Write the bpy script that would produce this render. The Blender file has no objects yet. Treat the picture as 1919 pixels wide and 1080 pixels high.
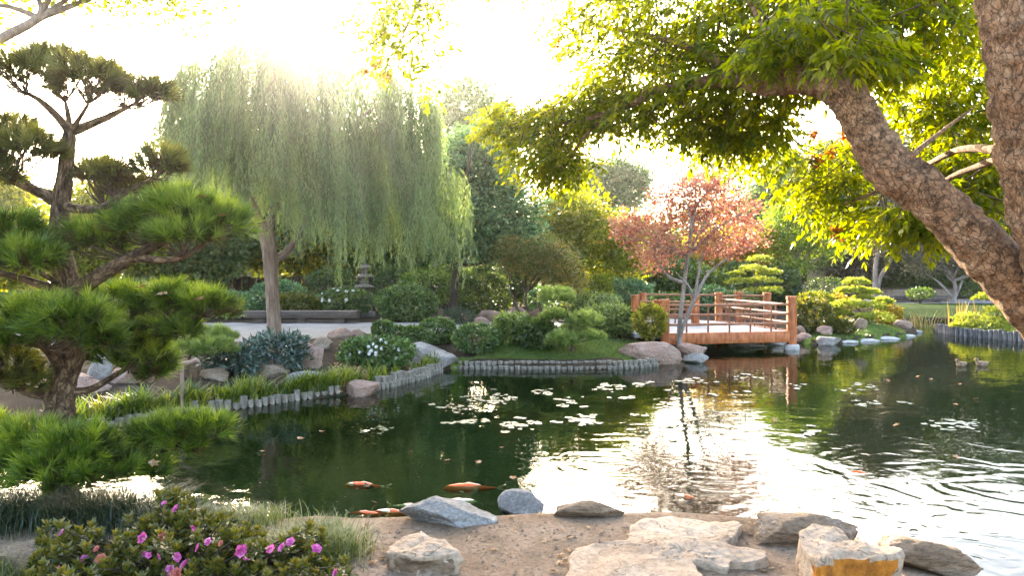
import bpy, math, random
import numpy as np
from mathutils import Vector, noise as mnoise

# ---------------------------------------------------------------- camera, sky, sun, exposure
F, HX, HY, CH = 1400.0, 959.5, 515.0, 2.1     # focal length and horizon in photo pixels, eye height over the water
sc = bpy.context.scene
col = sc.collection
cam = bpy.data.objects.new('camera', bpy.data.cameras.new('camera'))
col.objects.link(cam)
cam.location = (0, 0, CH)
cam.rotation_euler = (math.radians(90), 0, 0)
cam.data.sensor_width = 36
cam.data.lens = F * 36 / 1919
cam.data.shift_y = (HY - 540) / 1919
cam.data.clip_start = 0.05
cam.data.clip_end = 3000
sc.camera = cam
SUN = Vector((-365, 1400, 500)).normalized()
EL = math.asin(SUN.z)
AZ = math.atan2(SUN.x, SUN.y)
world = bpy.data.worlds.new('World')
sc.world = world
world.use_nodes = True
wn = world.node_tree.nodes
sky = wn.new('ShaderNodeTexSky')
sky.sky_type = 'NISHITA'
sky.sun_disc = False
sky.sun_elevation = EL
sky.sun_rotation = AZ
sky.air_density = 1.0
sky.dust_density = 4.0
sky.ozone_density = 1.0
wn['Background'].inputs[1].default_value = 0.15
world.node_tree.links.new(sky.outputs[0], wn['Background'].inputs[0])
sl = bpy.data.lights.new('sun', 'SUN')
sl.energy = 3.4
sl.angle = math.radians(0.5)
sl.color = (1.0, 0.88, 0.68)
so = bpy.data.objects.new('sun', sl)
col.objects.link(so)
so.rotation_euler = SUN.to_track_quat('Z', 'Y').to_euler()
so.location = (0, 0, 30)
sc.view_settings.view_transform = 'Standard'
sc.view_settings.look = 'None'
sc.view_settings.exposure = 3.4
sc.view_settings.use_white_balance = True
sc.view_settings.white_balance_temperature = 6900
sc.view_settings.gamma = 1
sc.render.engine = 'CYCLES'
sc.cycles.use_denoising = True
sc.cycles.denoising_prefilter = 'ACCURATE'
sc.cycles.max_bounces = 8
sc.cycles.transmission_bounces = 6
sc.cycles.diffuse_bounces = 4
sc.cycles.transparent_max_bounces = 8
sc.cycles.sample_clamp_indirect = 6

rng = np.random.default_rng(11)
random.seed(5)

# ---------------------------------------------------------------- helpers
def W(px, py, Y):
    return np.array([(px - HX) / F * Y, Y, CH - (py - HY) / F * Y])
def G(px, py, z=0.0):
    Y = (CH - z) * F / (py - HY)
    return np.array([(px - HX) / F * Y, Y])
def ss(a, b, x):
    t = np.clip((x - a) / (b - a), 0, 1)
    return t * t * (3 - 2 * t)
def nrm(v):
    return v / np.maximum(np.linalg.norm(v, axis=-1, keepdims=True), 1e-9)
def cr(pts, n=5, closed=False):
    P = np.asarray(pts, float)
    m = len(P)
    out = []
    for i in range(m if closed else m - 1):
        if closed:
            p0, p1, p2, p3 = P[i - 1], P[i], P[(i + 1) % m], P[(i + 2) % m]
        else:
            p0, p1, p2, p3 = P[max(i - 1, 0)], P[i], P[i + 1], P[min(i + 2, m - 1)]
        for k in range(n):
            t = k / n
            out.append(.5 * (2 * p1 + (p2 - p0) * t + (2 * p0 - 5 * p1 + 4 * p2 - p3) * t * t + (3 * p1 - p0 - 3 * p2 + p3) * t ** 3))
    if not closed:
        out.append(P[-1])
    return np.array(out)
def tag(o, label=None, cat=None, group=None, kind=None):
    for k, v in (('label', label), ('category', cat), ('group', group), ('kind', kind)):
        if v:
            o[k] = v
    return o
def thing(name, label, cat, loc, group=None):
    o = bpy.data.objects.new(name, None)
    o.empty_display_size = .2
    col.objects.link(o)
    o.location = [float(q) for q in loc]
    return tag(o, label, cat, group)
class MB:
    def __init__(s):
        s.V, s.Fc, s.A, s.B, s.n = [], [], [], [], 0
    def add(s, v, f, a=.5, bk=None):
        v = np.asarray(v, float).reshape(-1, 3)
        if not isinstance(f, np.ndarray):
            f = np.array(f)
        s.V.append(v)
        s.Fc.append(f.astype(np.int64) + s.n)
        s.A.append(np.broadcast_to(np.asarray(a, float), (len(f),)).copy())
        s.B.append(np.zeros((len(v), 3)) if bk is None else np.asarray(bk, float).reshape(-1, 3))
        s.n += len(v)
    def build(s, name, mat, parent=None, org=(0, 0, 0), smooth=False):
        me = bpy.data.meshes.new(name)
        org = np.asarray(org, float)
        V = np.concatenate(s.V) - org
        me.vertices.add(len(V))
        me.vertices.foreach_set('co', V.astype(np.float32).ravel())
        loops = np.concatenate([f.ravel() for f in s.Fc])
        cnt = np.concatenate([np.full(len(f), f.shape[1]) for f in s.Fc])
        st = np.concatenate([[0], np.cumsum(cnt)[:-1]])
        me.loops.add(len(loops))
        me.loops.foreach_set('vertex_index', loops.astype(np.int32))
        me.polygons.add(len(cnt))
        me.polygons.foreach_set('loop_start', st.astype(np.int32))
        at = me.attributes.new('v', 'FLOAT', 'FACE')
        at.data.foreach_set('value', np.concatenate(s.A).astype(np.float32))
        if any(b.any() for b in s.B):
            at = me.attributes.new('bk', 'FLOAT_VECTOR', 'POINT')
            at.data.foreach_set('vector', np.concatenate(s.B).astype(np.float32).ravel())
        me.update(calc_edges=True)
        if smooth:
            me.polygons.foreach_set('use_smooth', np.ones(len(cnt), bool))
        me.validate()
        me.materials.append(mat)
        o = bpy.data.objects.new(name, me)
        col.objects.link(o)
        if parent is not None:
            o.parent = parent
        else:
            o.location = [float(q) for q in org]
        return o
def leaves(mb, C, D, N, L, Wd, a, fold=.18, mid=.42):
    n = len(C)
    D = nrm(D)
    S = nrm(np.cross(D, N))
    N = np.cross(S, D)
    L = np.broadcast_to(np.asarray(L, float), (n,))[:, None]
    Wd = np.broadcast_to(np.asarray(Wd, float), (n,))[:, None]
    m = C + D * L * mid + N * fold * Wd
    V = np.stack([C, m - S * Wd * .5, C + D * L, m + S * Wd * .5], 1)
    mb.add(V, np.arange(4 * n).reshape(n, 4), a)
def needles(mb, C, D, L, w, a):
    n = len(C)
    D = nrm(D)
    S = nrm(np.cross(D, rng.normal(size=(n, 3))))
    L = np.broadcast_to(np.asarray(L, float), (n,))[:, None]
    V = np.stack([C - S * w * .5, C + S * w * .5, C + D * L], 1)
    mb.add(V, np.arange(3 * n).reshape(n, 3), a)
def tube(mb, pts, rad, sides=8, res=4, wob=0.0, a=.5, seed=0, cap=True, rough=0.0):
    k = cr(np.column_stack([np.asarray(pts, float), np.asarray(rad, float)]), res)
    P, R = k[:, :3], np.maximum(k[:, 3], .0008)
    n = len(P)
    T = nrm(np.gradient(P, axis=0))
    ref = np.array([1., 0, 0]) if abs(T[0][0]) < .8 else np.array([0, 1., 0])
    u = nrm(ref - T[0] * ref.dot(T[0]))
    ang = np.arange(sides) / sides * 2 * np.pi
    V = np.zeros((n, sides, 3))
    for i in range(n):
        u = nrm(u - T[i] * u.dot(T[i]))
        w = np.cross(T[i], u)
        r = R[i] * np.ones(sides)
        if wob:
            r = r * (1 + wob * np.array([mnoise.noise(Vector((math.cos(q) * 1.3 + seed, math.sin(q) * 1.3, i * .35 + seed))) for q in ang]))
        if rough:
            z_ = seed * 3.7 + float(np.linalg.norm(P[:i + 1][1:] - P[:i + 1][:-1], axis=1).sum()) if i else seed * 3.7
            q_ = [(math.cos(t_) * R[i], math.sin(t_) * R[i]) for t_ in ang]
            r = r + rough * np.array([mnoise.fractal(Vector((c_ * 7, s_ * 7, z_ * 4.5)), .8, 2.1, 5) + .55 * (1 - abs(mnoise.noise(Vector((c_ * 13 + 5, s_ * 13, z_ * 8)))) * 3) for c_, s_ in q_])
        V[i] = P[i] + r[:, None] * (np.cos(ang)[:, None] * u + np.sin(ang)[:, None] * w)
    i, j = np.meshgrid(np.arange(n - 1), np.arange(sides), indexing='ij')
    j2 = (j + 1) % sides
    Fq = np.stack([i * sides + j, i * sides + j2, (i + 1) * sides + j2, (i + 1) * sides + j], -1).reshape(-1, 4)
    ln = np.concatenate([[0], np.cumsum(np.linalg.norm(np.diff(P, axis=0), axis=1))]) + seed * 1.37
    rm = float(np.mean(R))
    bk = np.stack([np.broadcast_to(np.cos(ang) * rm, (n, sides)), np.broadcast_to(np.sin(ang) * rm, (n, sides)), np.repeat(ln[:, None], sides, 1)], -1)
    mb.add(V, Fq, a, bk)
    if cap:
        mb.add(V[-1], np.arange(sides).reshape(1, -1), a)
        mb.add(V[0], np.arange(sides)[::-1].reshape(1, -1).copy(), a)
def beam(mb, A, B, w, h, ch=.012, a=.5, up=(0, 0, 1)):
    A, B = np.asarray(A, float), np.asarray(B, float)
    T = nrm(B - A)
    up = np.asarray(up, float)
    if abs(T.dot(up)) > .9:
        up = np.array([0., 1, 0])
    S = nrm(np.cross(T, up))
    U = np.cross(S, T)
    x, y = w / 2, h / 2
    pr = [(-x + ch, -y), (x - ch, -y), (x, -y + ch), (x, y - ch), (x - ch, y), (-x + ch, y), (-x, y - ch), (-x, -y + ch)]
    r0 = np.array([A + S * p + U * q for p, q in pr])
    r1 = np.array([B + S * p + U * q for p, q in pr])
    mb.add(np.vstack([r0, r1]), np.array([[i, (i + 1) % 8, 8 + (i + 1) % 8, 8 + i] for i in range(8)]), a)
    mb.add(r0, np.arange(8)[::-1].reshape(1, 8).copy(), a)
    mb.add(r1, np.arange(8).reshape(1, 8), a)
def lathe(mb, c, prof, sides=14, a=.5, ell=1.0):
    ang = np.arange(sides) / sides * 2 * np.pi
    V = np.array([[(c[0] + r * math.cos(q), c[1] + ell * r * math.sin(q), c[2] + z) for q in ang] for r, z in prof])
    n = len(prof)
    i, j = np.meshgrid(np.arange(n - 1), np.arange(sides), indexing='ij')
    j2 = (j + 1) % sides
    mb.add(V, np.stack([i * sides + j, i * sides + j2, (i + 1) * sides + j2, (i + 1) * sides + j], -1).reshape(-1, 4), a)
    mb.add(V[-1], np.arange(sides).reshape(1, -1), a)
def copy_thing(src, loc, rz=0, sca=1, label=None, group=None):
    c = src.copy()
    col.objects.link(c)
    c.location = [float(q) for q in loc]
    c.rotation_euler = (0, 0, rz)
    c.scale = (sca, sca, sca) if not isinstance(sca, tuple) else sca
    if label: c['label'] = label
    if group: c['group'] = group
    for ch in list(src.children):
        d = ch.copy()
        col.objects.link(d)
        d.parent = c
    return c

# ---------------------------------------------------------------- materials
def newmat(name):
    m = bpy.data.materials.new(name)
    m.use_nodes = True
    nt = m.node_tree
    return m, nt, nt.nodes, nt.links, nt.nodes['Principled BSDF']
def ramp(nodes, cols, pos=None):
    r = nodes.new('ShaderNodeValToRGB')
    e = r.color_ramp.elements
    n = len(cols)
    pos = pos or [i / (n - 1) for i in range(n)]
    while len(e) < n:
        e.new(.5)
    for i in range(n):
        e[i].position = pos[i]
        e[i].color = (*cols[i], 1)
    return r
def leaf_mat(name, cols, tcol=(1.5, 1.3, .35), tmix=.45, rough=.38, spec=.5):
    m, nt, nd, lk, p = newmat(name)
    at = nd.new('ShaderNodeAttribute')
    at.attribute_name = 'v'
    r = ramp(nd, cols)
    lk.new(at.outputs['Fac'], r.inputs[0])
    lk.new(r.outputs[0], p.inputs['Base Color'])
    p.inputs['Roughness'].default_value = rough
    p.inputs['Specular IOR Level'].default_value = spec
    tr = nd.new('ShaderNodeBsdfTranslucent')
    mu = nd.new('ShaderNodeMix')
    mu.data_type = 'RGBA'
    mu.blend_type = 'MULTIPLY'
    mu.inputs[0].default_value = 1
    lk.new(r.outputs[0], mu.inputs[6])
    mu.inputs[7].default_value = (*tcol, 1)
    lk.new(mu.outputs[2], tr.inputs[0])
    mx = nd.new('ShaderNodeMixShader')
    mx.inputs[0].default_value = tmix
    lk.new(p.outputs[0], mx.inputs[1])
    lk.new(tr.outputs[0], mx.inputs[2])
    lk.new(mx.outputs[0], nd['Material Output'].inputs[0])
    return m
def coords(nd, coord):
    if coord == 'bk':
        tc = nd.new('ShaderNodeAttribute')
        tc.attribute_name = 'bk'
        return tc.outputs['Vector']
    return nd.new('ShaderNodeTexCoord').outputs[coord]
def noisy(nd, lk, scale, detail=6, rough=.6, stretch=(1, 1, 1), coord='Object'):
    mp = nd.new('ShaderNodeMapping')
    mp.inputs['Scale'].default_value = stretch
    lk.new(coords(nd, coord), mp.inputs[0])
    n = nd.new('ShaderNodeTexNoise')
    n.inputs['Scale'].default_value = scale
    n.inputs['Detail'].default_value = detail
    n.inputs['Roughness'].default_value = rough
    lk.new(mp.outputs[0], n.inputs['Vector'])
    return n, mp
def surf_mat(name, cols, scale=3, stretch=(1, 1, 1), rough=.85, bump=.4, bscale=None, pos=None, bdist=.03, spec=.3, crack=None, detail=8, coord='Object', mott=(23, .35)):
    """noise-coloured rough surface; crack = (voronoi scale, stretch, depth)"""
    m, nt, nd, lk, p = newmat(name)
    n, _ = noisy(nd, lk, scale, detail, .65, stretch, coord)
    r = ramp(nd, cols, pos or [.3 + .4 * i / (len(cols) - 1) for i in range(len(cols))])
    lk.new(n.outputs[0], r.inputs[0])
    base = r.outputs[0]
    n2, _ = noisy(nd, lk, bscale or scale * 5, 8, .7, stretch, coord)
    if mott:
        n3, _ = noisy(nd, lk, mott[0], 5, .75, stretch, coord)
        r3 = ramp(nd, [(1 - mott[1],) * 3, (1, 1, 1), (1 + mott[1] * .6,) * 3], [.36, .5, .64])
        lk.new(n3.outputs[0], r3.inputs[0])
        mm = nd.new('ShaderNodeMix')
        mm.data_type = 'RGBA'
        mm.blend_type = 'MULTIPLY'
        mm.inputs[0].default_value = 1
        lk.new(base, mm.inputs[6])
        lk.new(r3.outputs[0], mm.inputs[7])
        base = mm.outputs[2]
    hgt_ = n2.outputs[0]
    if crack:
        nz, _ = noisy(nd, lk, crack[0] * 1.2, 4, .6, (1, 1, 1), coord)
        mp = nd.new('ShaderNodeMapping')
        mp.inputs['Scale'].default_value = crack[1]
        add = nd.new('ShaderNodeVectorMath')
        add.operation = 'MULTIPLY_ADD'
        lk.new(nz.outputs['Color'], add.inputs[0])
        add.inputs[1].default_value = (1.6 / crack[0],) * 3
        lk.new(coords(nd, coord), add.inputs[2])
        lk.new(add.outputs[0], mp.inputs[0])
        vo = nd.new('ShaderNodeTexVoronoi')
        vo.feature = 'DISTANCE_TO_EDGE'
        vo.inputs['Scale'].default_value = crack[0]
        lk.new(mp.outputs[0], vo.inputs['Vector'])
        mr = nd.new('ShaderNodeMapRange')
        mr.inputs[1].default_value = 0
        mr.inputs[2].default_value = crack[2]
        mr.inputs[3].default_value = crack[3]
        lk.new(vo.outputs[0], mr.inputs[0])
        mc = nd.new('ShaderNodeMix')
        mc.data_type = 'RGBA'
        lk.new(mr.outputs[0], mc.inputs[0])
        mc.inputs[6].default_value = (*[q * .35 for q in cols[0]], 1)
        lk.new(base, mc.inputs[7])
        base = mc.outputs[2]
        ad = nd.new('ShaderNodeMath')
        ad.operation = 'MULTIPLY_ADD'
        lk.new(n2.outputs[0], ad.inputs[0])
        ad.inputs[1].default_value = .5
        lk.new(mr.outputs[0], ad.inputs[2])
        hgt_ = ad.outputs[0]
    lk.new(base, p.inputs['Base Color'])
    b = nd.new('ShaderNodeBump')
    b.inputs['Strength'].default_value = bump
    b.inputs['Distance'].default_value = bdist
    lk.new(hgt_, b.inputs['Height'])
    lk.new(b.outputs[0], p.inputs['Normal'])
    p.inputs['Roughness'].default_value = rough
    p.inputs['Specular IOR Level'].default_value = spec
    return m
def plain(name, c, rough=.5, spec=.5):
    m, nt, nd, lk, p = newmat(name)
    n, _ = noisy(nd, lk, 12, 4)
    r = ramp(nd, [tuple(q * .75 for q in c), tuple(min(q * 1.2, 1) for q in c)], [.3, .7])
    lk.new(n.outputs[0], r.inputs[0])
    lk.new(r.outputs[0], p.inputs['Base Color'])
    p.inputs['Roughness'].default_value = rough
    p.inputs['Specular IOR Level'].default_value = spec
    return m

M = {}
M['sand'] = surf_mat('sandy_soil', [(.125, .085, .056), (.205, .145, .10), (.26, .195, .145)], 1.6, bump=.55, bscale=34, bdist=.025, rough=.95, mott=(30, .38), spec=.04)
M['soil'] = surf_mat('dark_soil', [(.02, .014, .01), (.045, .033, .023), (.09, .068, .048)], 2.2, bump=.8, bscale=22, bdist=.03, rough=.95, spec=.04)
M['bed'] = surf_mat('pond_bed', [(.012, .024, .007), (.028, .045, .014)], .8, rough=1)
M['path'] = surf_mat('concrete_path', [(.17, .16, .15), (.23, .22, .21), (.28, .27, .26)], .8, bump=.15, bscale=40, bdist=.004, rough=.9, spec=.04)
M['lawn'] = surf_mat('lawn_turf', [(.035, .065, .012), (.075, .12, .022), (.12, .15, .035)], 3, bump=.8, bscale=60, bdist=.03, rough=.9, spec=.04)
M['pale_rock'] = surf_mat('pale_grey_rock', [(.125, .112, .10), (.255, .238, .222), (.36, .345, .33)], 2.4, bump=.9, bscale=15, bdist=.06, mott=(42, .42))
M['pink_rock'] = surf_mat('pink_rock', [(.17, .10, .075), (.31, .20, .155), (.40, .31, .26)], 1.6, bump=.9, bscale=13, bdist=.07, mott=(38, .42))
M['tan_rock'] = surf_mat('tan_rock', [(.13, .085, .05), (.25, .18, .125), (.35, .28, .22)], 1.8, bump=1, bscale=14, bdist=.07, mott=(38, .45))
M['brown_rock'] = surf_mat('brown_grey_rock', [(.10, .06, .032), (.23, .155, .10), (.35, .295, .25)], 2.6, stretch=(.6, 1, 2), bump=.9, bscale=12, bdist=.06, mott=(30, .45))
M['slab_rock'] = surf_mat('flaky_slab_rock', [(.20, .125, .075), (.32, .235, .165), (.39, .31, .235)], 2.2, bump=.9, bscale=6, bdist=.05, crack=(1.7, (1, 1.9, 1), .008, .55))
M['orange_rock'] = surf_mat('orange_stained_rock', [(.18, .06, .01), (.42, .15, .015), (.50, .23, .04)], 3, bump=.8, bscale=9, bdist=.05)
M['log'] = surf_mat('weathered_log', [(.07, .058, .045), (.18, .158, .13), (.32, .295, .258)], 7, stretch=(1, 1, .35), bump=.5, bscale=30, bdist=.01)
M['pine_bark'] = surf_mat('pine_bark', [(.045, .026, .013), (.13, .08, .045), (.24, .16, .10)], 9, stretch=(1, 1, .5), bump=1, bscale=16, bdist=.03, crack=(27, (1, 1, .4), .14, .55), coord='bk', mott=(18, .6))
M['twig'] = surf_mat('brown_twig', [(.06, .038, .024), (.13, .085, .06)], 10, bump=.5, bdist=.01)
M['willow_bark'] = surf_mat('willow_bark', [(.09, .055, .038), (.19, .13, .095), (.27, .205, .155)], 8, stretch=(1, 1, .14), bump=1, bscale=12, bdist=.04, coord='bk')
M['dark_bark'] = surf_mat('dark_bark', [(.03, .02, .014), (.085, .06, .043)], 5, stretch=(1, 1, .3), bump=.7)
M['grey_bark'] = surf_mat('grey_bark', [(.12, .09, .075), (.23, .185, .16), (.32, .275, .25)], 5, stretch=(1, 1, .4), bump=.4)
M['big_bark'] = surf_mat('cracked_plate_bark', [(.12, .06, .028), (.26, .142, .075), (.40, .25, .145)], 6, bump=1, bscale=20, bdist=.05, crack=(24, (1, 1, .6), .07, .72), coord='bk', mott=(17, .62))
M['bridge'] = surf_mat('orange_brown_timber', [(.18, .048, .017), (.37, .112, .038), (.45, .18, .075)], 6, stretch=(1.2, 1.2, .35), bump=.3, bscale=25, bdist=.006, rough=.6, mott=(9, .4))
def boards(m, pitch, axis, dark=.35):
    nt = m.node_tree; nd, lk = nt.nodes, nt.links
    p = nd['Principled BSDF']
    src = p.inputs['Base Color'].links[0].from_socket
    tc = nd.new('ShaderNodeTexCoord'); sp = nd.new('ShaderNodeSeparateXYZ'); lk.new(tc.outputs['Object'], sp.inputs[0])
    d = nd.new('ShaderNodeMath'); d.operation = 'DIVIDE'; lk.new(sp.outputs[axis], d.inputs[0]); d.inputs[1].default_value = pitch
    f = nd.new('ShaderNodeMath'); f.operation = 'FRACT'; lk.new(d.outputs[0], f.inputs[0])
    fl = nd.new('ShaderNodeMath'); fl.operation = 'FLOOR'; lk.new(d.outputs[0], fl.inputs[0])
    wn_ = nd.new('ShaderNodeTexWhiteNoise'); wn_.noise_dimensions = '1D'; lk.new(fl.outputs[0], wn_.inputs['W'])
    g = nd.new('ShaderNodeMath'); g.operation = 'GREATER_THAN'; lk.new(f.outputs[0], g.inputs[0]); g.inputs[1].default_value = .06
    v = nd.new('ShaderNodeMapRange'); lk.new(wn_.outputs[0], v.inputs[0]); v.inputs[3].default_value = .78; v.inputs[4].default_value = 1.08
    k = nd.new('ShaderNodeMapRange'); lk.new(g.outputs[0], k.inputs[0]); k.inputs[3].default_value = dark; k.inputs[4].default_value = 1
    mu = nd.new('ShaderNodeMath'); mu.operation = 'MULTIPLY'; lk.new(v.outputs[0], mu.inputs[0]); lk.new(k.outputs[0], mu.inputs[1])
    mx = nd.new('ShaderNodeVectorMath'); mx.operation = 'SCALE'; lk.new(src, mx.inputs[0]); lk.new(mu.outputs[0], mx.inputs['Scale'])
    lk.new(mx.outputs[0], p.inputs['Base Color'])
M['rail'] = surf_mat('weathered_rail_timber', [(.24, .09, .045), (.34, .17, .10)], 4, bump=.2, bdist=.004, rough=.6)
M['iron'] = plain('rust_brown_iron', (.20, .06, .025), .5)
M['deck'] = surf_mat('pale_deck', [(.30, .29, .28), (.38, .37, .36)], 2, bump=.1, bdist=.003)
boards(M['deck'], .15, 'X')
M['stone'] = surf_mat('grey_footing_stone', [(.28, .27, .26), (.45, .43, .41)], 5, bump=.4)
M['bench'] = surf_mat('dark_bench_timber', [(.045, .032, .028), (.10, .075, .066)], 4, stretch=(.3, 1, 1), bump=.3, bdist=.006, rough=.6)
M['fence'] = surf_mat('brown_fence_boards', [(.03, .018, .011), (.075, .045, .027)], 3, stretch=(3, 3, .3), bump=.4)
M['plaster'] = surf_mat('tan_plaster', [(.42, .32, .22), (.50, .40, .29)], 1, bump=.1)
M['dark_wood'] = plain('dark_window_wood', (.03, .018, .014))
M['prop'] = surf_mat('prop_timber', [(.17, .11, .08), (.30, .21, .16)], 6, stretch=(1, 1, .2), bump=.3)

GR = (1.45, 1.35, .30)
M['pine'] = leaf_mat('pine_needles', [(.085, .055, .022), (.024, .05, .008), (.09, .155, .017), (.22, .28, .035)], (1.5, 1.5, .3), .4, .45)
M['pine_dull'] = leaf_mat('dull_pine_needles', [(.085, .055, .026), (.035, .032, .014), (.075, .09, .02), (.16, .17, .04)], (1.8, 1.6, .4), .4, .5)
M['pine_pale'] = leaf_mat('pale_pine_needles', [(.045, .085, .022), (.14, .205, .055), (.28, .34, .10)], GR, .3)
M['willow'] = leaf_mat('willow_leaves', [(.080, .111, .048), (.159, .212, .090), (.286, .360, .159)], (1.2, 1.25, .6), .42, .5)
M['canopy'] = leaf_mat('canopy_leaflets', [(.035, .06, .006), (.105, .137, .008), (.185, .195, .012)], (3.1, 2.7, .15), .68, .38, .5)
M['canopy_orange'] = leaf_mat('orange_leaflets', [(.20, .08, .01), (.30, .12, .015), (.35, .17, .02)], (1.6, 1.2, .4), .5)
M['green_a'] = leaf_mat('mid_green_leaves', [(.032, .075, .018), (.086, .155, .032), (.172, .241, .057)], GR, .4)
M['green_blue'] = leaf_mat('bluish_green_leaves', [(.031, .078, .036), (.098, .189, .078), (.221, .325, .130)], (1.2, 1.35, .6), .3, .35, .5)
M['green_dark'] = leaf_mat('dark_green_leaves', [(.021, .050, .015), (.056, .100, .025), (.125, .175, .044)], GR, .35)
M['green_pale'] = leaf_mat('pale_hazy_leaves', [(.06, .12, .05), (.11, .18, .08), (.18, .25, .11)], (1.2, 1.3, .6), .4)  # hazy paleness put into the leaf colour
M['yellow_green'] = leaf_mat('yellow_green_leaves', [(.060, .102, .010), (.144, .180, .017), (.276, .264, .024)], (2.2, 1.9, .2), .5)
M['yellow'] = leaf_mat('golden_leaves', [(.14, .11, .01), (.28, .20, .015), (.38, .28, .03)], (1.8, 1.6, .3), .5)
M['red'] = leaf_mat('red_maple_leaves', [(.23, .07, .05), (.41, .17, .11), (.50, .30, .19)], (1.15, .95, .85), .45)
M['olive_red'] = leaf_mat('olive_red_leaves', [(.063, .098, .022), (.154, .189, .042), (.308, .154, .063)], (1.5, 1.3, .4), .4)
M['grey_leaf'] = leaf_mat('grey_brown_leaves', [(.05, .05, .03), (.10, .095, .06), (.17, .14, .10)], (1.3, 1.2, .6), .35)
M['box'] = leaf_mat('clipped_shrub_leaves', [(.025, .056, .016), (.075, .138, .037), (.150, .225, .075)], GR, .3, .35, .5)
M['azalea_leaf'] = leaf_mat('azalea_leaves', [(.035, .05, .01), (.085, .10, .016), (.17, .14, .03)], GR, .4, .4)
M['tuft'] = leaf_mat('grass_tuft_blades', [(.05, .075, .02), (.12, .16, .05), (.28, .28, .14)], GR, .35)
M['mondo'] = leaf_mat('dark_grass_blades', [(.012, .025, .012), (.03, .055, .028), (.06, .09, .05)], GR, .3)
M['iris'] = leaf_mat('iris_blades', [(.035, .07, .012), (.09, .14, .02), (.24, .24, .05)], (1.9, 1.8, .3), .4)
M['far_lawn'] = surf_mat('far_lawn_shade_turf', [(.008, .02, .004), (.018, .04, .007), (.03, .05, .01)], 2, bump=.8, bscale=40, bdist=.03, rough=.95, spec=.04)  # turf darkened in its colour to stand in for shade
M['golden'] = leaf_mat('golden_shrub_leaves', [(.07, .085, .01), (.20, .20, .02), (.36, .33, .045)], (1.6, 1.5, .3), .45)
M['dark_blue'] = leaf_mat('dark_bluish_leaves', [(.012, .032, .028), (.036, .072, .058), (.11, .16, .13)], (1.1, 1.3, .7), .25, .3, .6)
M['bonsai'] = leaf_mat('bonsai_needles', [(.06, .11, .03), (.17, .24, .07), (.34, .40, .15)], (1.5, 1.5, .4), .4)
M['lit_green'] = leaf_mat('fresh_lit_leaves', [(.05, .10, .014), (.12, .20, .03), (.23, .29, .05)], (1.8, 1.7, .4), .55)  # brighter leaf colour stands in for backlit glow
M['log_dark'] = surf_mat('dark_blue_grey_log', [(.03, .032, .036), (.085, .088, .095), (.17, .17, .175)], 7, stretch=(1, 1, .35), bump=.5, bscale=30, bdist=.01)  # blue-grey, darker than the other log stakes
M['lantern'] = surf_mat('dark_lantern_stone', [(.07, .055, .045), (.14, .115, .095), (.20, .17, .145)], 5, bump=.6)  # darker, browner stone than the footings
M['reed'] = leaf_mat('dry_reed_blades', [(.14, .10, .03), (.25, .18, .06), (.33, .26, .11)], (1.3, 1.2, .5), .4)
M['blade'] = leaf_mat('lawn_blades', [(.03, .06, .012), (.065, .11, .02), (.12, .15, .035)], GR, .35)
M['niwaki'] = leaf_mat('cloud_pine_needles', [(.06, .09, .01), (.19, .235, .025), (.38, .41, .10)], (1.8, 1.7, .5), .45)  # pale end of the ramp stands in for sunlit pad tops
M['pink'] = leaf_mat('pink_petals', [(.42, .06, .24), (.58, .12, .38), (.68, .28, .50)], (1.1, .9, 1), .35, .6)
M['white'] = leaf_mat('white_petals', [(.70, .70, .68), (.80, .80, .78)], (1, 1, 1), .3, .6)
M['salmon'] = leaf_mat('salmon_petals', [(.50, .13, .10), (.60, .22, .16)], (1, .9, .9), .35, .6)
M['litter'] = leaf_mat('fallen_leaves', [(.22, .10, .035), (.38, .22, .11), (.50, .36, .24)], (1, 1, 1), .1, .8, .2)
M['lily'] = leaf_mat('floating_leaves', [(.07, .10, .045), (.14, .165, .09), (.26, .27, .19)], (1, 1, 1), .05, .4, .4)

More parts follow.
